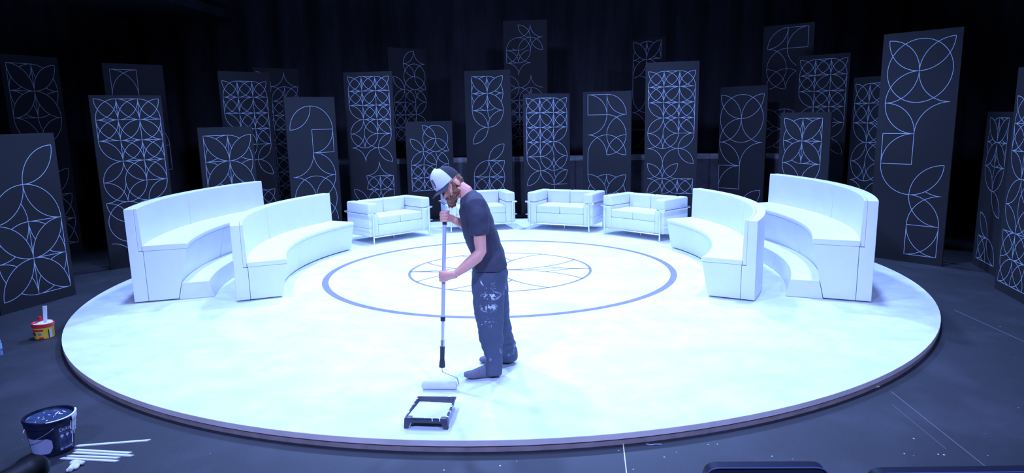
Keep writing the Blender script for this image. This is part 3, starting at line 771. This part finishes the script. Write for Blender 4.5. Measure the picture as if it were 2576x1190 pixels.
    for s in (-1, 1):
        bm = bmesh.new(); add_ell(bm, hp(s * .031, .074, .010) + off, (.0115, .0115, .0115), HM)
        e = finish('eye', bm, M['eye'], t)
        bm = bmesh.new(); add_ell(bm, hp(s * .031, .0805, .007) + off, (.006, .0062, .006), HM, seg=12, rings=8); finish('iris', bm, M['iris'], e)
    # trucker cap: dark rear dome, white foam front, bill, badge
    def dome(bm, ph0, ph1, thick, sx=.089, sy=.112, sz=.118, cz=.042, front_h=0.0, n=30, mrows=12):
        def pnt(ph, k, add):
            e = k / mrows * PI / 2
            lift = 0
            ce = math.cos(e) ** .75; se = math.sin(e) ** .95
            fr = max(0, math.sin(ph)) if True else 0
            hh = sz + front_h * fr ** 2
            return hp((sx + add) * ce * math.cos(ph), -.008 + (sy + add) * ce * math.sin(ph), cz + (hh + add) * se)
        O = [[bm.verts.new(pnt(ph0 + (ph1 - ph0) * i / n, k, thick) + off) for k in range(mrows + 1)] for i in range(n + 1)]
        I = [[bm.verts.new(pnt(ph0 + (ph1 - ph0) * i / n, k, 0) + off) for k in range(mrows + 1)] for i in range(n + 1)]
        for i in range(n):
            for k in range(mrows):
                bm.faces.new((O[i][k], O[i + 1][k], O[i + 1][k + 1], O[i][k + 1])); bm.faces.new((I[i][k + 1], I[i + 1][k + 1], I[i + 1][k], I[i][k]))
            bm.faces.new((I[i][0], I[i + 1][0], O[i + 1][0], O[i][0]))
        for i in (0, n):
            for k in range(mrows): bm.faces.new((O[i][k], O[i][k + 1], I[i][k + 1], I[i][k]))
    bm = bmesh.new(); dome(bm, 0, 2 * PI, .003, front_h=.010)
    bmesh.ops.remove_doubles(bm, verts=bm.verts[:], dist=.0004)
    cap = finish('cap', bm, M['capdark'], t)
    cap['label'] = 'dark trucker cap with white front'
    bm = bmesh.new(); dome(bm, math.radians(8), math.radians(172), .004, sx=.0925, sy=.1155, sz=.124, front_h=.014, n=28)
    bmesh.ops.remove_doubles(bm, verts=bm.verts[:], dist=.0004)
    finish('front_panel', bm, M['capwhite'], cap)
    # bill
    bm = bmesh.new(); n = 20; top = []; bot = []
    for j in range(7):
        v = j / 6; rt = []; rb_ = []
        for i in range(n + 1):
            u = -1 + 2 * i / n; a = math.radians(90 - u * 62)
            x = .092 * math.cos(a); y0 = -.008 + .112 * math.sin(a)
            yy = y0 + v * (.080 * (1 - .25 * u * u)); xx = x * (1 + .02 * v)
            zz = .044 - .012 * v - .030 * u * u * (.35 + .65 * v)
            rt.append(bm.verts.new(hp(xx, yy, zz + .003) + off)); rb_.append(bm.verts.new(hp(xx, yy, zz - .001) + off))
        top.append(rt); bot.append(rb_)
    for j in range(6):
        for i in range(n):
            bm.faces.new((top[j][i], top[j][i + 1], top[j + 1][i + 1], top[j + 1][i])); bm.faces.new((bot[j + 1][i], bot[j + 1][i + 1], bot[j][i + 1], bot[j][i]))
    for j in range(6):
        for i in (0, n): bm.faces.new((top[j][i], top[j + 1][i], bot[j + 1][i], bot[j][i]))
    for i in range(n):
        bm.faces.new((top[6][i], top[6][i + 1], bot[6][i + 1], bot[6][i])); bm.faces.new((top[0][i + 1], top[0][i], bot[0][i], bot[0][i + 1]))
    finish('bill', bm, M['capbill'], cap)
    # shield badge, following the curve of the front
    def cap_pt(u, v, lift):          # u across (m), v up (m)
        ph = PI / 2 - u / .100; k = max(0.0, min(1, v / .17)); e = k * PI / 2
        fr = max(0, math.sin(ph)); hh = .124 + .014 * fr * fr
        ce = math.cos(e) ** .75; se = math.sin(e) ** .95
        return hp((.0925 + .004 + lift) * ce * math.cos(ph), -.008 + (.1155 + .004 + lift) * ce * math.sin(ph), .042 + (hh + .004 + lift) * se) + off
    def patch(poly, lift, mi, bm):
        c = bm.verts.new(cap_pt(sum(p[0] for p in poly) / len(poly), sum(p[1] for p in poly) / len(poly), lift))
        vs = [bm.verts.new(cap_pt(p[0], p[1], lift)) for p in poly]; vb = [bm.verts.new(cap_pt(p[0], p[1], -.002)) for p in poly]
        for i in range(len(poly)):
            j = (i + 1) % len(poly); f = bm.faces.new((vs[i], vs[j], c)); f.material_index = mi; f = bm.faces.new((vb[i], vb[j], vs[j], vs[i])); f.material_index = mi
    bm = bmesh.new(); s = .0
    patch([(-.020 + s, .070), (-.008 + s, .075), (.008 + s, .075), (.020 + s, .070), (.021 + s, .046), (.014 + s, .030), (s, .018), (-.014 + s, .030), (-.021 + s, .046)], .0018, 0, bm)
    for (x0, x1, y0, y1) in ((-.015, .015, .063, .067), (-.012, .012, .052, .056), (-.010, -.003, .040, .047), (.003, .010, .040, .047), (-.003, .003, .026, .040), (-.012, .012, .047, .049)):
        patch([(x0, y1), (x1, y1), (x1, y0), (x0, y0)], .0030, 1, bm)
    finish('badge', bm, [M['badge'], M['badge2']], cap, smooth=False)
    return on_pole, pole_a, pole_b, pd
on_pole, pole_a, pole_b, pd = person()

# ------------------------------------------------------------------ paint roller on its pole
def roller():
    t = thing('paint_roller', 'long-handled paint roller with a shiny metal pole held upright by the man', 'paint roller', (-.57, 5.18, D))
    off = -Vector(t.location)
    def part(name, segs, m, n=16):
        bm = bmesh.new()
        for P, r in segs: add_loft(bm, [Vector(p) + off for p in P], [r] * len(P) if not isinstance(r, list) else r, ref=(0, 1, 0), n=n)
        return finish(name, bm, m, t)
    col = on_pole(.617); fe = on_pole(.43)
    part('upper_pole', [([col, on_pole(1.345)], .0150)], M['alu'])
    part('lower_pole', [([fe, col], .0125)], M['alu'])
    part('collar', [([col - pd * .016, col + pd * .016], .0185)], M['blackplastic'])
    part('top_grip', [([on_pole(1.33), on_pole(1.43)], .0165)], M['blackplastic'])
    part('ferrule', [([on_pole(.385), on_pole(.455)], .0165)], M['chrome'])
    part('handle', [([on_pole(.245), on_pole(.262), on_pole(.285), on_pole(.31), on_pole(.395), on_pole(.405)], [.0235, .0235, .0215, .0175, .0185, .0205])], M['blackplastic'])
    zc = D + .032
    a = Vector((-.705, 5.185, zc)); b = Vector((-.443, 5.165, zc)); e = (b - a).normalized()
    s = on_pole(.245)
    bm = bmesh.new()
    w = bent([s, s - pd * .035, Vector((-.440, 5.19, zc + .052)), Vector((-.424, 5.167, zc)), b - e * .05], .012)
    add_loft(bm, [p + off for p in w], [.0042] * len(w), ref=(0, 1, .3), n=10); finish('wire_frame', bm, M['chrome'], t)
    bm = bmesh.new()
    P = [a, a + e * .004, a + e * .010, b - e * .010, b - e * .004, b]
    add_loft(bm, [p + off for p in P], [.024, .029, .0315, .0315, .029, .024], ref=(0, 0, 1), n=28)
    finish('roller_sleeve', bm, M['roller'], t)
roller()

# ------------------------------------------------------------------ paint tray
def tray():
    t = thing('paint_tray', 'dark plastic paint tray filled with white paint near the front of the round stage', 'paint tray', (-.58, 4.67, D + .002))
    o = Vector((-.58, 4.67, 0)); zt = .072
    NL = Vector((-.742, 4.490, 0)) - o; NR = Vector((-.455, 4.455, 0)) - o; FR = Vector((-.420, 4.845, 0)) - o; FL = Vector((-.70, 4.870, 0)) - o
    cen = (NL + NR + FR + FL) / 4
    def ins(p, d): return p + (cen - p).normalized() * d
    bm = bmesh.new()
    up = lambda p, z: Vector((p.x, p.y, z))
    rim_o = [up(p, zt) for p in (NL, NR, FR, FL)]; rim_i = [up(ins(p, .013), zt) for p in (NL, NR, FR, FL)]
    wells = [up(ins(NL, .045), zt - .022), up(ins(NR, .045), zt - .022), up(ins(FR, .045), .012), up(ins(FL, .045), .012)]
    low_i = wells; low_o = [up(ins(NL, .035), zt - .027), up(ins(NR, .035), zt - .027), up(ins(FR, .03), .004), up(ins(FL, .03), .004)]
    skirt = [up(p, zt - .012) for p in (NL, NR, FR, FL)]
    rings = [[bm.verts.new(p) for p in r] for r in (low_i, rim_i, rim_o, skirt)]
    lo = [bm.verts.new(p) for p in low_o]; ri2 = [bm.verts.new(up(ins(p, .010), zt - .012)) for p in (NL, NR, FR, FL)]
    allr = rings + [ri2, lo]
    for q in range(len(allr) - 1):
        for i in range(4):
            j = (i + 1) % 4; bm.faces.new((allr[q][i], allr[q][j], allr[q + 1][j], allr[q + 1][i]))
    bm.faces.new(rings[0]); bm.faces.new(lo)
    finish('tray_body', bm, M['traydark'], t, bevel=.003)
    # near-end feet and the skirt bridging them
    for s, (p, q) in ((1, (NL, NR)), (-1, (NR, NL))):
        d = (q - p).normalized(); b = Vector((-(q - p).y, (q - p).x, 0)).normalized() * (1 if s > 0 else -1)
        bm = bmesh.new(); p0 = p - Vector((d.x * .006, d.y * .006, 0))
        hexa(bm, [up(p0 - b * .006, 0), up(p0 + d * .030 - b * .006, 0), up(p0 + d * .026 + b * .022, 0), up(p0 + b * .022, 0),
                  up(p0 + d * .004, zt - .004), up(p0 + d * .062, zt - .004), up(p0 + d * .05 + b * .05, zt - .004), up(p0 + d * .004 + b * .05, zt - .004)])
        finish('foot', bm, M['traydark'], t, smooth=False, bevel=.002)
    bm = bmesh.new(); d = (NR - NL).normalized(); b = Vector((-d.y, d.x, 0))
    A = NL + d * .03; Bq = NR - d * .03
    hexa(bm, [up(A, zt - .034), up(Bq, zt - .034), up(Bq + b * .004, zt - .034), up(A + b * .004, zt - .034), up(A, zt - .002), up(Bq, zt - .002), up(Bq + b * .004, zt - .002), up(A + b * .004, zt - .002)])
    finish('skirt', bm, M['traydark'], t, smooth=False)
    # paint: coats the slope, climbs the left wall unevenly
    bm = bmesh.new(); N = 18
    P = [up(ins(NL, .020), zt - .004), up(ins(NR, .022), zt - .004), up(ins(FR, .040), .034), up(ins(FL, .024), .040)]
    grid = [[bm.verts.new(P[0].lerp(P[1], i / N).lerp(P[3].lerp(P[2], i / N), j / N) + Vector((0, 0, .002 * noise.noise(Vector((i * .5, j * .5, 0))) - .012 * math.sin(PI * j / N) * math.sin(PI * i / N)))) for i in range(N + 1)] for j in range(N + 1)]
    for j in range(N):
        for i in range(N): bm.faces.new((grid[j][i], grid[j][i + 1], grid[j + 1][i + 1], grid[j + 1][i]))
    ret = bmesh.ops.extrude_face_region(bm, geom=bm.faces[:])
    for v in [g for g in ret['geom'] if isinstance(g, bmesh.types.BMVert)]: v.co.z -= .006
    finish('wet_paint', bm, M['wetpaint'], t)
    rnd = random.Random(4); bm = bmesh.new()                 # drips over the rim
    for (p, q, n) in ((NL, FL, 9), (NL, NR, 3), (FL, FR, 2), (NR, FR, 4)):
        for _ in range(n):
            u = rnd.uniform(.05, .95); c = p.lerp(q, u); s = rnd.uniform(.004, .012)
            add_ell(bm, up(ins(c, .006), zt + .0005), (s, s * .8, .0022), seg=8, rings=6)
            if rnd.random() < .6: add_ell(bm, up(c, zt - .010), (s * .5, .002, s * 1.2), seg=8, rings=6)
    finish('paint_drips', bm, M['wetpaint'], t)['kind'] = 'stuff'
tray()

# ------------------------------------------------------------------ paint bucket, sticks, glove, tub, bottle
def text_on_cyl(txt, size, r_of_z, ang0, z0, parent, m, lift=.0012, tilt=0, loc=(0, 0), name='lettering'):
    cu = bpy.data.curves.new('t', 'FONT'); cu.body = txt; cu.size = size; cu.align_x = 'LEFT'; cu.extrude = .0004; cu.resolution_u = 3
    to = bpy.data.objects.new('t', cu); COL.objects.link(to)
    dg = bpy.context.evaluated_depsgraph_get(); dg.update(); me = bpy.data.meshes.new_from_object(to.evaluated_get(dg))
    bpy.data.objects.remove(to)
    for v in me.vertices:
        x, y, zz = v.co; z = z0 + y + x * tilt; r = r_of_z(z) + lift + zz; a = ang0 + x / r_of_z(z)
        v.co = (loc[0] + r * math.cos(a), loc[1] + r * math.sin(a), z)
    me.name = name; me.materials.clear(); me.materials.append(m)
    o = bpy.data.objects.new(name, me); COL.objects.link(o); o.parent = parent
    return o

def cyl_patch(bm, r_of_z, a0, a1, z0, z1, lift, mi=0, n=16, rag=None):
    rows = []
    for z in (z0, (z0 + z1) / 2, z1):
        rows.append([bm.verts.new(((r_of_z(z) + lift) * math.cos(a0 + (a1 - a0) * i / n), (r_of_z(z) + lift) * math.sin(a0 + (a1 - a0) * i / n), z)) for i in range(n + 1)])
    for j in range(2):
        for i in range(n):
            f = bm.faces.new((rows[j][i], rows[j][i + 1], rows[j + 1][i + 1], rows[j + 1][i])); f.material_index = mi

def bucket():
    t = thing('paint_bucket', 'large navy paint bucket with a paint-smeared rim and drips at the lower left', 'bucket', (-3.085, 4.455, 0), math.radians(38))
    t.scale = (.90, .90, .90)
    H = .275; rz = lambda z: .134 + .030 * z / H
    bm = bmesh.new(); lathe(bm, [(.001, .0), (.128, .0), (.134, .006), (rz(H * .80), H * .80), (rz(H * .80) + .006, H * .81), (rz(H * .9) + .006, H * .9), (rz(H), H - .01), (rz(H), H)], 56, closed=False)
    finish('bucket_body', bm, M['navy'], t)
    bm = bmesh.new(); lathe(bm, [(.001, H - .016), (.150, H - .016), (.156, H - .004), (.158, H + .006), (.166, H + .008), (.171, H), (.171, H - .016), (.166, H - .018)], 64, closed=False)
    lid = finish('lid', bm, M['navy'], t)
    bm = bmesh.new(); lathe(bm, [(.001, H - .0135), (.1485, H - .0135), (.1485, H - .0150)], 56, closed=False); finish('wet_film', bm, M['lid'], lid)
    bm = bmesh.new(); rnd = random.Random(9)
    for _ in range(16):
        a = rnd.uniform(0, 2 * PI); r = rnd.uniform(.03, .13); s = rnd.uniform(.004, .010)
        add_ell(bm, (r * math.cos(a), r * math.sin(a), H - .013), (s, s * .5, .002), Matrix.Rotation(rnd.uniform(0, 3), 3, 'Z'), seg=10, rings=6)
    for (x, y, rot, L) in ((.055, .045, 1.1, .030), (.068, .030, 1.3, .022), (.100, .040, 1.9, .028)):
        add_ell(bm, (x, y, H - .013), (L, .005, .002), Matrix.Rotation(rot, 3, 'Z'), seg=12, rings=6)
    # smeared rim (front right) and drips down the side
    for i in range(34):
        a = math.radians(-100 + 100 * i / 33); w = .004 + .010 * (i / 33) ** 2
        add_ell(bm, (.168 * math.cos(a), .168 * math.sin(a), H + .002), (.010, .009, w * .9), Matrix.Rotation(a + PI / 2, 3, 'Z'), seg=8, rings=6)
    lathe(bm, [(.172, H - .040), (.1745, H - .036), (.1735, H + .002), (.168, H + .010)], 10, a0=math.radians(-42), a1=math.radians(2), closed=False)
    for (deg, z1, z0, w) in ((-44, .235, .17, .004), (-38, .23, .06, .0035), (-33, .235, .15, .006), (-28, .235, .12, .004), (-22, .235, .175, .006), (-16, .235, .14, .004), (-8, .235, .19, .004)):
        a = math.radians(deg); P = [(rz(z) * math.cos(a) + .004 * math.cos(a), (rz(z) + .004) * math.sin(a), z) for z in (z1, (z0 + z1) / 2, z0)]
        add_loft(bm, P, [w, w * .8, w * 1.1], ref=(-math.sin(a), math.cos(a), 0), n=8)
    finish('paint_drips', bm, M['wetpaint'], t)['kind'] = 'stuff'
    # printed label on the side facing the stage front, plain pale label on the left
    bm = bmesh.new(); cyl_patch(bm, rz, math.radians(-78), math.radians(-24), .03, .215, .0012, 0)
    cyl_patch(bm, rz, math.radians(-77), math.radians(-69), .035, .055, .0022, 1, 4)
    cyl_patch(bm, rz, math.radians(-66), math.radians(-36), .040, .052, .0020, 1, 8)
    cyl_patch(bm, rz, math.radians(-76), math.radians(-27), .100, .102, .0020, 2, 8); cyl_patch(bm, rz, math.radians(-76), math.radians(-27), .165, .1665, .0020, 1, 8)
    for k in range(3):
        a = -74 + 15 * k; cyl_patch(bm, rz, math.radians(a), math.radians(a + 8), .138, .155, .0022, 3, 4)
        cyl_patch(bm, rz, math.radians(a + 2), math.radians(a + 5), .130, .140, .0022, 3, 4)
    for z in (.075, .085, .093): cyl_patch(bm, rz, math.radians(-74), math.radians(-40), z, z + .003, .0022, 2, 8)
    o = finish('printed_label', bm, [M['bluelabel'], M['palelabel'], M['navy'], M['letter']], t, smooth=False)
    text_on_cyl('Dulux', .036, rz, math.radians(-76), .180, o, M['letter'], .0026, tilt=.05)
    bm = bmesh.new()
    a0, a1 = math.radians(-165), math.radians(-95); n = 14; lo = []; hi = []
    for i in range(n + 1):
        u = i / n; a = a0 + (a1 - a0) * u; e = .02 * max(0, (u - .8) / .2) ** 2; zl, zh = .030 + e * 2.2, .150 - e * 1.2
        lo.append(bm.verts.new(((rz(zl) + .0015) * math.cos(a), (rz(zl) + .0015) * math.sin(a), zl))); hi.append(bm.verts.new(((rz(zh) + .0015) * math.cos(a), (rz(zh) + .0015) * math.sin(a), zh)))
    for i in range(n): bm.faces.new((lo[i], lo[i + 1], hi[i + 1], hi[i]))
    finish('plain_label', bm, M['palelabel'], t, smooth=False)
    bm = bmesh.new(); P = []
    for k in range(21):
        u = k / 20; a = math.radians(-88 - 150 * u); P.append(((.171 + .010 * math.sin(PI * u)) * math.cos(a), (.171 + .010 * math.sin(PI * u)) * math.sin(a), .225 - .085 * math.sin(PI * u)))
    add_loft(bm, P, [.0022] * 21, ref=(0, 0, 1), n=8); finish('wire_handle', bm, M['chrome'], t)
bucket()

st = [((-2.96, 4.52), (-2.50, 4.585), 'uppermost pointing farthest right'), ((-2.925, 4.462), (-2.535, 4.40), 'second from the top'),
      ((-2.915, 4.424), (-2.50, 4.358), 'middle one, end reaching past its neighbours'), ((-2.925, 4.378), (-2.575, 4.332), 'second from the bottom'),
      ((-2.95, 4.345), (-2.560, 4.288), 'lowest, nearest the glove')]
for (a, b, w) in st:
    a = Vector((*a, 0)); b = Vector((*b, 0)); L = (b - a).length; mid = (a + b) / 2; d = (b - a).normalized(); s = Vector((-d.y, d.x, 0)) * .0095
    bm = bmesh.new(); e = d * .008
    pts = [-d * L / 2 - s - e, d * L / 2 - s - e, d * L / 2 + s + e, -d * L / 2 + s + e]
    hexa(bm, [p + Vector((0, 0, .0005)) for p in pts] + [p + Vector((0, 0, .0085)) for p in pts])
    o = finish('stir_stick', bm, M['stick'], None, smooth=False, bevel=.0008); o.location = mid + Vector((0, -.025, 0))
    tag(o, 'white flat wooden stick beside the navy bucket, ' + w, 'stick', 'white sticks beside the bucket')

def glove():
    bm = bmesh.new(); o = Vector((-2.80, 4.215, 0))
    add_ell(bm, (0, .012, .016), (.036, .026, .018)); add_ell(bm, (-.022, .020, .014), (.022, .020, .014))
    add_loft(bm, [(.0, .0, .014), (.006, -.035, .013), (.010, -.075, .012)], [.022, .020, .017], ref=(0, 0, 1), n=12)
    add_loft(bm, [(.015, .005, .013), (.030, -.025, .011), (.036, -.050, .010)], [.013, .012, .010], ref=(0, 0, 1), n=10)
    add_loft(bm, [(.01, .018, .016), (.035, .018, .015), (.048, .010, .014)], [.013, .012, .012], ref=(0, 0, 1), n=10)
    add_loft(bm, [(.005, -.06, .012), (-.004, -.085, .011)], [.012, .010], ref=(0, 0, 1), n=10)
    for v in bm.verts: v.co.z = max(v.co.z, .0006)
    g = fuse('crumpled_glove', bm, M['putty'], .0035, None, 2, disp=.003, dscale=60); g.location = o
    tag(g, 'small crumpled off-white glove lying on the floor below the sticks', 'glove')
glove()

def tub():
    t = thing('filler_tub', 'small yellow and red tub with white filler and upright stick beside the stage', 'tub', (-4.80, 7.05, 0))
    t.scale = (.82, .82, .82)
    H = .185; rz = lambda z: .108 + .009 * z / H
    bm = bmesh.new(); lathe(bm, [(.001, 0), (.104, 0), (.108, .005), (rz(H * .8), H * .8), (rz(H), H)], 40, closed=False); finish('tub_body', bm, M['yellow'], t)
    bm = bmesh.new(); lathe(bm, [(.110, H - .02), (.117, H - .040), (.123, H - .038), (.125, H + .004), (.120, H + .008), (.113, H + .002), (.110, H - .02)], 48, closed=False)
    finish('rim', bm, M['red'], t)
    for (a, z, r) in ((-75, -.01, 0), (95, H + .035, 1)):
        bm = bmesh.new(); a = math.radians(a)
        if r == 0: add_box(bm, (.112 * math.cos(a), .112 * math.sin(a), .016), (.046, .030, .030), Matrix.Rotation(a + PI / 2, 3, 'Z'), bev=.008)
        else: add_loft(bm, [(-.075, .075, H), (-.082, .080, H + .03), (-.080, .078, H + .060)], [(.026, .013), (.028, .014), (.022, .011)], ref=(1, 0, 0), n=14)
        finish('handle_lug', bm, M['red'], t)
    bm = bmesh.new(); N = 24; R = []
    c = bm.verts.new((0, 0, H + .006))
    pr = None
    for j in range(1, 7):
        r = .112 * j / 6; R.append([bm.verts.new((r * math.cos(2 * PI * k / N), r * math.sin(2 * PI * k / N), H - .012 + .022 * max(0, math.sin(2 * PI * k / N + .4)) * j / 6 + .012 * noise.noise(Vector((j * .9, k * .5, 2))))) for k in range(N)])
    for k in range(N): bm.faces.new((c, R[0][k], R[0][(k + 1) % N]))
    for j in range(5):
        for k in range(N): bm.faces.new((R[j][k], R[j + 1][k], R[j + 1][(k + 1) % N], R[j][(k + 1) % N]))
    finish('white_filler', bm, M['wetpaint'], t)
    bm = bmesh.new(); hexa(bm, [(-.018, .02, .04), (.022, .02, .04), (.022, .028, .04), (-.018, .028, .04), (-.010, .055, .385), (.042, .055, .388), (.042, .063, .388), (-.010, .063, .385)])
    tag(finish('spatula', bm, M['stick'], t, smooth=False, bevel=.001), 'white flat spatula blade', None)
    bm = bmesh.new(); cyl_patch(bm, rz, math.radians(-160), math.radians(-108), .045, .095, .0015, 0, 10)
    cyl_patch(bm, rz, math.radians(-150), math.radians(-60), .10, .125, .0012, 3, 10)
    for k in range(3): cyl_patch(bm, rz, math.radians(-155 + 14 * k), math.radians(-146 + 14 * k), .062, .080, .0026, 2, 3)
    a = math.radians(-82); rr = Matrix.Rotation(a, 3, 'Z')
    add_ell(bm, (rz(.07) * math.cos(a), rz(.07) * math.sin(a), .070), (.004, .022, .022), rr, mi=1)
    cyl_patch(bm, rz, math.radians(-34), math.radians(-28), .01, .115, .0015, 2, 3)
    cyl_patch(bm, rz, math.radians(-27), math.radians(-8), .01, .115, .0015, 4, 5)
    finish('tub_label', bm, [M['redlabel'], M['greenball'], M['dark'], M['red'], M['stick']], t, smooth=False)
tub()

def bottle():
    t = thing('water_bottle', 'clear bluish water bottle standing at the far left edge', 'bottle', (-4.865, 6.47, 0))
    bm = bmesh.new(); lathe(bm, [(.001, 0), (.030, 0), (.035, .006), (.035, .04), (.033, .05), (.035, .06), (.035, .14), (.028, .165), (.014, .188), (.0125, .205), (.001, .205)], 28, closed=False)
    finish('bottle_body', bm, M['bottle'], t)
    bm = bmesh.new(); lathe(bm, [(.0365, .070), (.0365, .125)], 28, closed=False); finish('bottle_label', bm, M['bottlelabel'], t)
    bm = bmesh.new(); lathe(bm, [(.001, .224), (.014, .224), (.0155, .220), (.0155, .203), (.001, .203)], 20, closed=False); finish('cap', bm, M['bottlelabel'], t)
bottle()

# thin pale lath on the floor in front of the stage, wood chip and a curl of tape
bm = bmesh.new(); hexa(bm, [(-.0035, -.30, .0002), (.0035, -.30, .0002), (.0035, .19, .0002), (-.0035, .19, .0002), (-.0035, -.30, .003), (.0035, -.30, .003), (.0035, .19, .003), (-.0035, .19, .003)])
o = finish('tape_line', bm, M['yellowline'], None, smooth=False); o.location = (.683, 4.18, 0); o.rotation_euler = (0, 0, math.radians(-6))
tag(o, 'thin pale yellow line of tape running from the stage edge toward the viewer', 'tape')
bm = bmesh.new(); add_loft(bm, bent([(-.05, .012, .003), (-.025, -.008, .004), (.01, .002, .005), (.05, .0, .003)], .01), [.0035] * 14, ref=(0, 0, 1), n=6)
o = finish('paper_scrap', bm, M['palelabel'], None); o.location = (.90, 4.34, 0); tag(o, 'small curled pale scrap on the floor just off the stage front', 'scrap')
bm = bmesh.new(); add_box(bm, (0, 0, .004), (.10, .03, .007), bev=.002)
o = finish('wood_chip', bm, M['yellowline'], None); o.location = (2.78, 5.24, 0); o.rotation_euler = (0, 0, .35); tag(o, 'short pale wood chip beside the right front edge of the round stage', 'wood chip')

# ------------------------------------------------------------------ front-row chairs and padded rail, cut by the lower edge
def chair(label, x, y, rz, w, top):
    t = thing('audience_chair', label, 'chair', (x, y, 0), rz, 'front-row audience chairs')
    bm = bmesh.new()
    prof = roundprof([(-w / 2, top - .42), (w / 2, top - .42), (w / 2, top), (-w / 2, top)], [.05, .05, .055, .055], 6)
    fr = [bm.verts.new((p[0], .03, p[1])) for p in prof]; bk = [bm.verts.new((p[0], -.03, p[1])) for p in prof]
    m = len(prof)
    for i in range(m): bm.faces.new((fr[i], fr[(i + 1) % m], bk[(i + 1) % m], bk[i]))
    bm.faces.new(fr); bm.faces.new(bk)
    b = finish('backrest', bm, M['seatfab'], t, bevel=.008, seg=3)
    bm = bmesh.new(); pp = [(p[0], -.031, p[1]) for p in prof if p[1] > top - .2]
    pp = sorted(pp, key=lambda q: math.atan2(q[2] - (top - .3), q[0])); add_loft(bm, pp, [.0035] * len(pp), ref=(0, 1, 0), n=8)
    finish('piping', bm, M['seatedge'], b)
    bm = bmesh.new(); add_box(bm, (0, .26, top - .36), (w * .96, .46, .07), bev=.02, seg=3); finish('seat', bm, M['seatfab'], t)
    for sx in (-1, 1):
        for yy in (.02, .44):
            bm = bmesh.new(); tube(bm, [(sx * w * .42, yy, 0), (sx * w * .42, yy, top - .38)], .013); finish('leg', bm, M['blackplastic'], t)
chair('dark navy chair back at the bottom edge, left of the corner chair', .985, 2.62, math.radians(-2), .48, .752)
chair('dark navy chair back at the lower right corner, barely showing its top edge', 1.755, 2.64, math.radians(-1), .68, .703)

def padded_rail():
    t = thing('padded_rail', 'dark rounded padded rail cutting the lower left corner close to the viewer', 'handrail', (-1.72, 2.31, 0))
    bm = bmesh.new()
    add_loft(bm, [(-.62, -.52, .68), (-.30, -.28, .815), (.02, -.04, .95), (.055, -.014, .966)], [.046, .046, .046, .044], ref=(0, 1, 0), n=22); add_ell(bm, (.055, -.014, .966), (.045, .045, .045)); finish('upper_pad', bm, M['padded'], t)
    bm = bmesh.new(); add_loft(bm, [(-.45, -.60, .84), (.0, -.27, .985), (.06, -.23, 1.0)], [.045, .045, .042], ref=(0, 1, 0), n=22); add_ell(bm, (.06, -.23, 1.0), (.044, .044, .044)); finish('lower_pad', bm, M['padded'], t)
    for (x, y, h) in ((-.5, -.43, .73), (-.35, -.525, .87), (-.05, -.09, .92)):
        bm = bmesh.new(); tube(bm, [(x, y, 0), (x, y, h - .03)], .02); finish('post', bm, M['blackplastic'], t)
RAIL = padded_rail()

# ------------------------------------------------------------------ light: a rig of stage lamps over the round stage
def lamp(x, y, z, tx, ty, power, size=.5, spot=78, blend=.6, col=(.385, .60, 1.4)):
    ld = bpy.data.lights.new('stage_lamp', 'SPOT'); ld.energy = power; ld.color = col; ld.spot_size = math.radians(spot); ld.spot_blend = blend
    ld.shadow_soft_size = size
    o = bpy.data.objects.new('stage_light', ld); COL.objects.link(o); o.location = (x, y, z)
    d = Vector((tx, ty, 0)) - Vector((x, y, z)); o.rotation_euler = d.to_track_quat('-Z', 'Y').to_euler()
    return o
for (x, y, tx, ty, p) in ((-3.5, 8.3, -2.7, 8.3, 1900), (3.3, 8.3, 2.5, 8.3, 1900), (-2.2, 13.9, -1.5, 10.6, 2500), (2.0, 13.9, 1.3, 10.6, 2500), (0, 10.0, 0, 9.4, 450), (0, 6.3, 0, 6.5, 1100)):
    lamp(x, y, 7.6, tx, ty, p, .3)
# dim front wash from the lighting bar over the audience
for x in (-3.5, 3.3): lamp(x, -1.5, 6.6, x * .1, 8.6, 2100, .4, 62, .7, (.44, .60, 1.5))

w = bpy.data.worlds.new('world'); bpy.context.scene.world = w; w.use_nodes = True
w.node_tree.nodes['Background'].inputs[0].default_value = (.10, .16, .5, 1); w.node_tree.nodes['Background'].inputs[1].default_value = .012

sc = bpy.context.scene
sc.view_settings.view_transform = 'Standard'; sc.view_settings.look = 'None'; sc.view_settings.gamma = 1
sc.view_settings.use_curve_mapping = False; sc.view_settings.exposure = 0.14
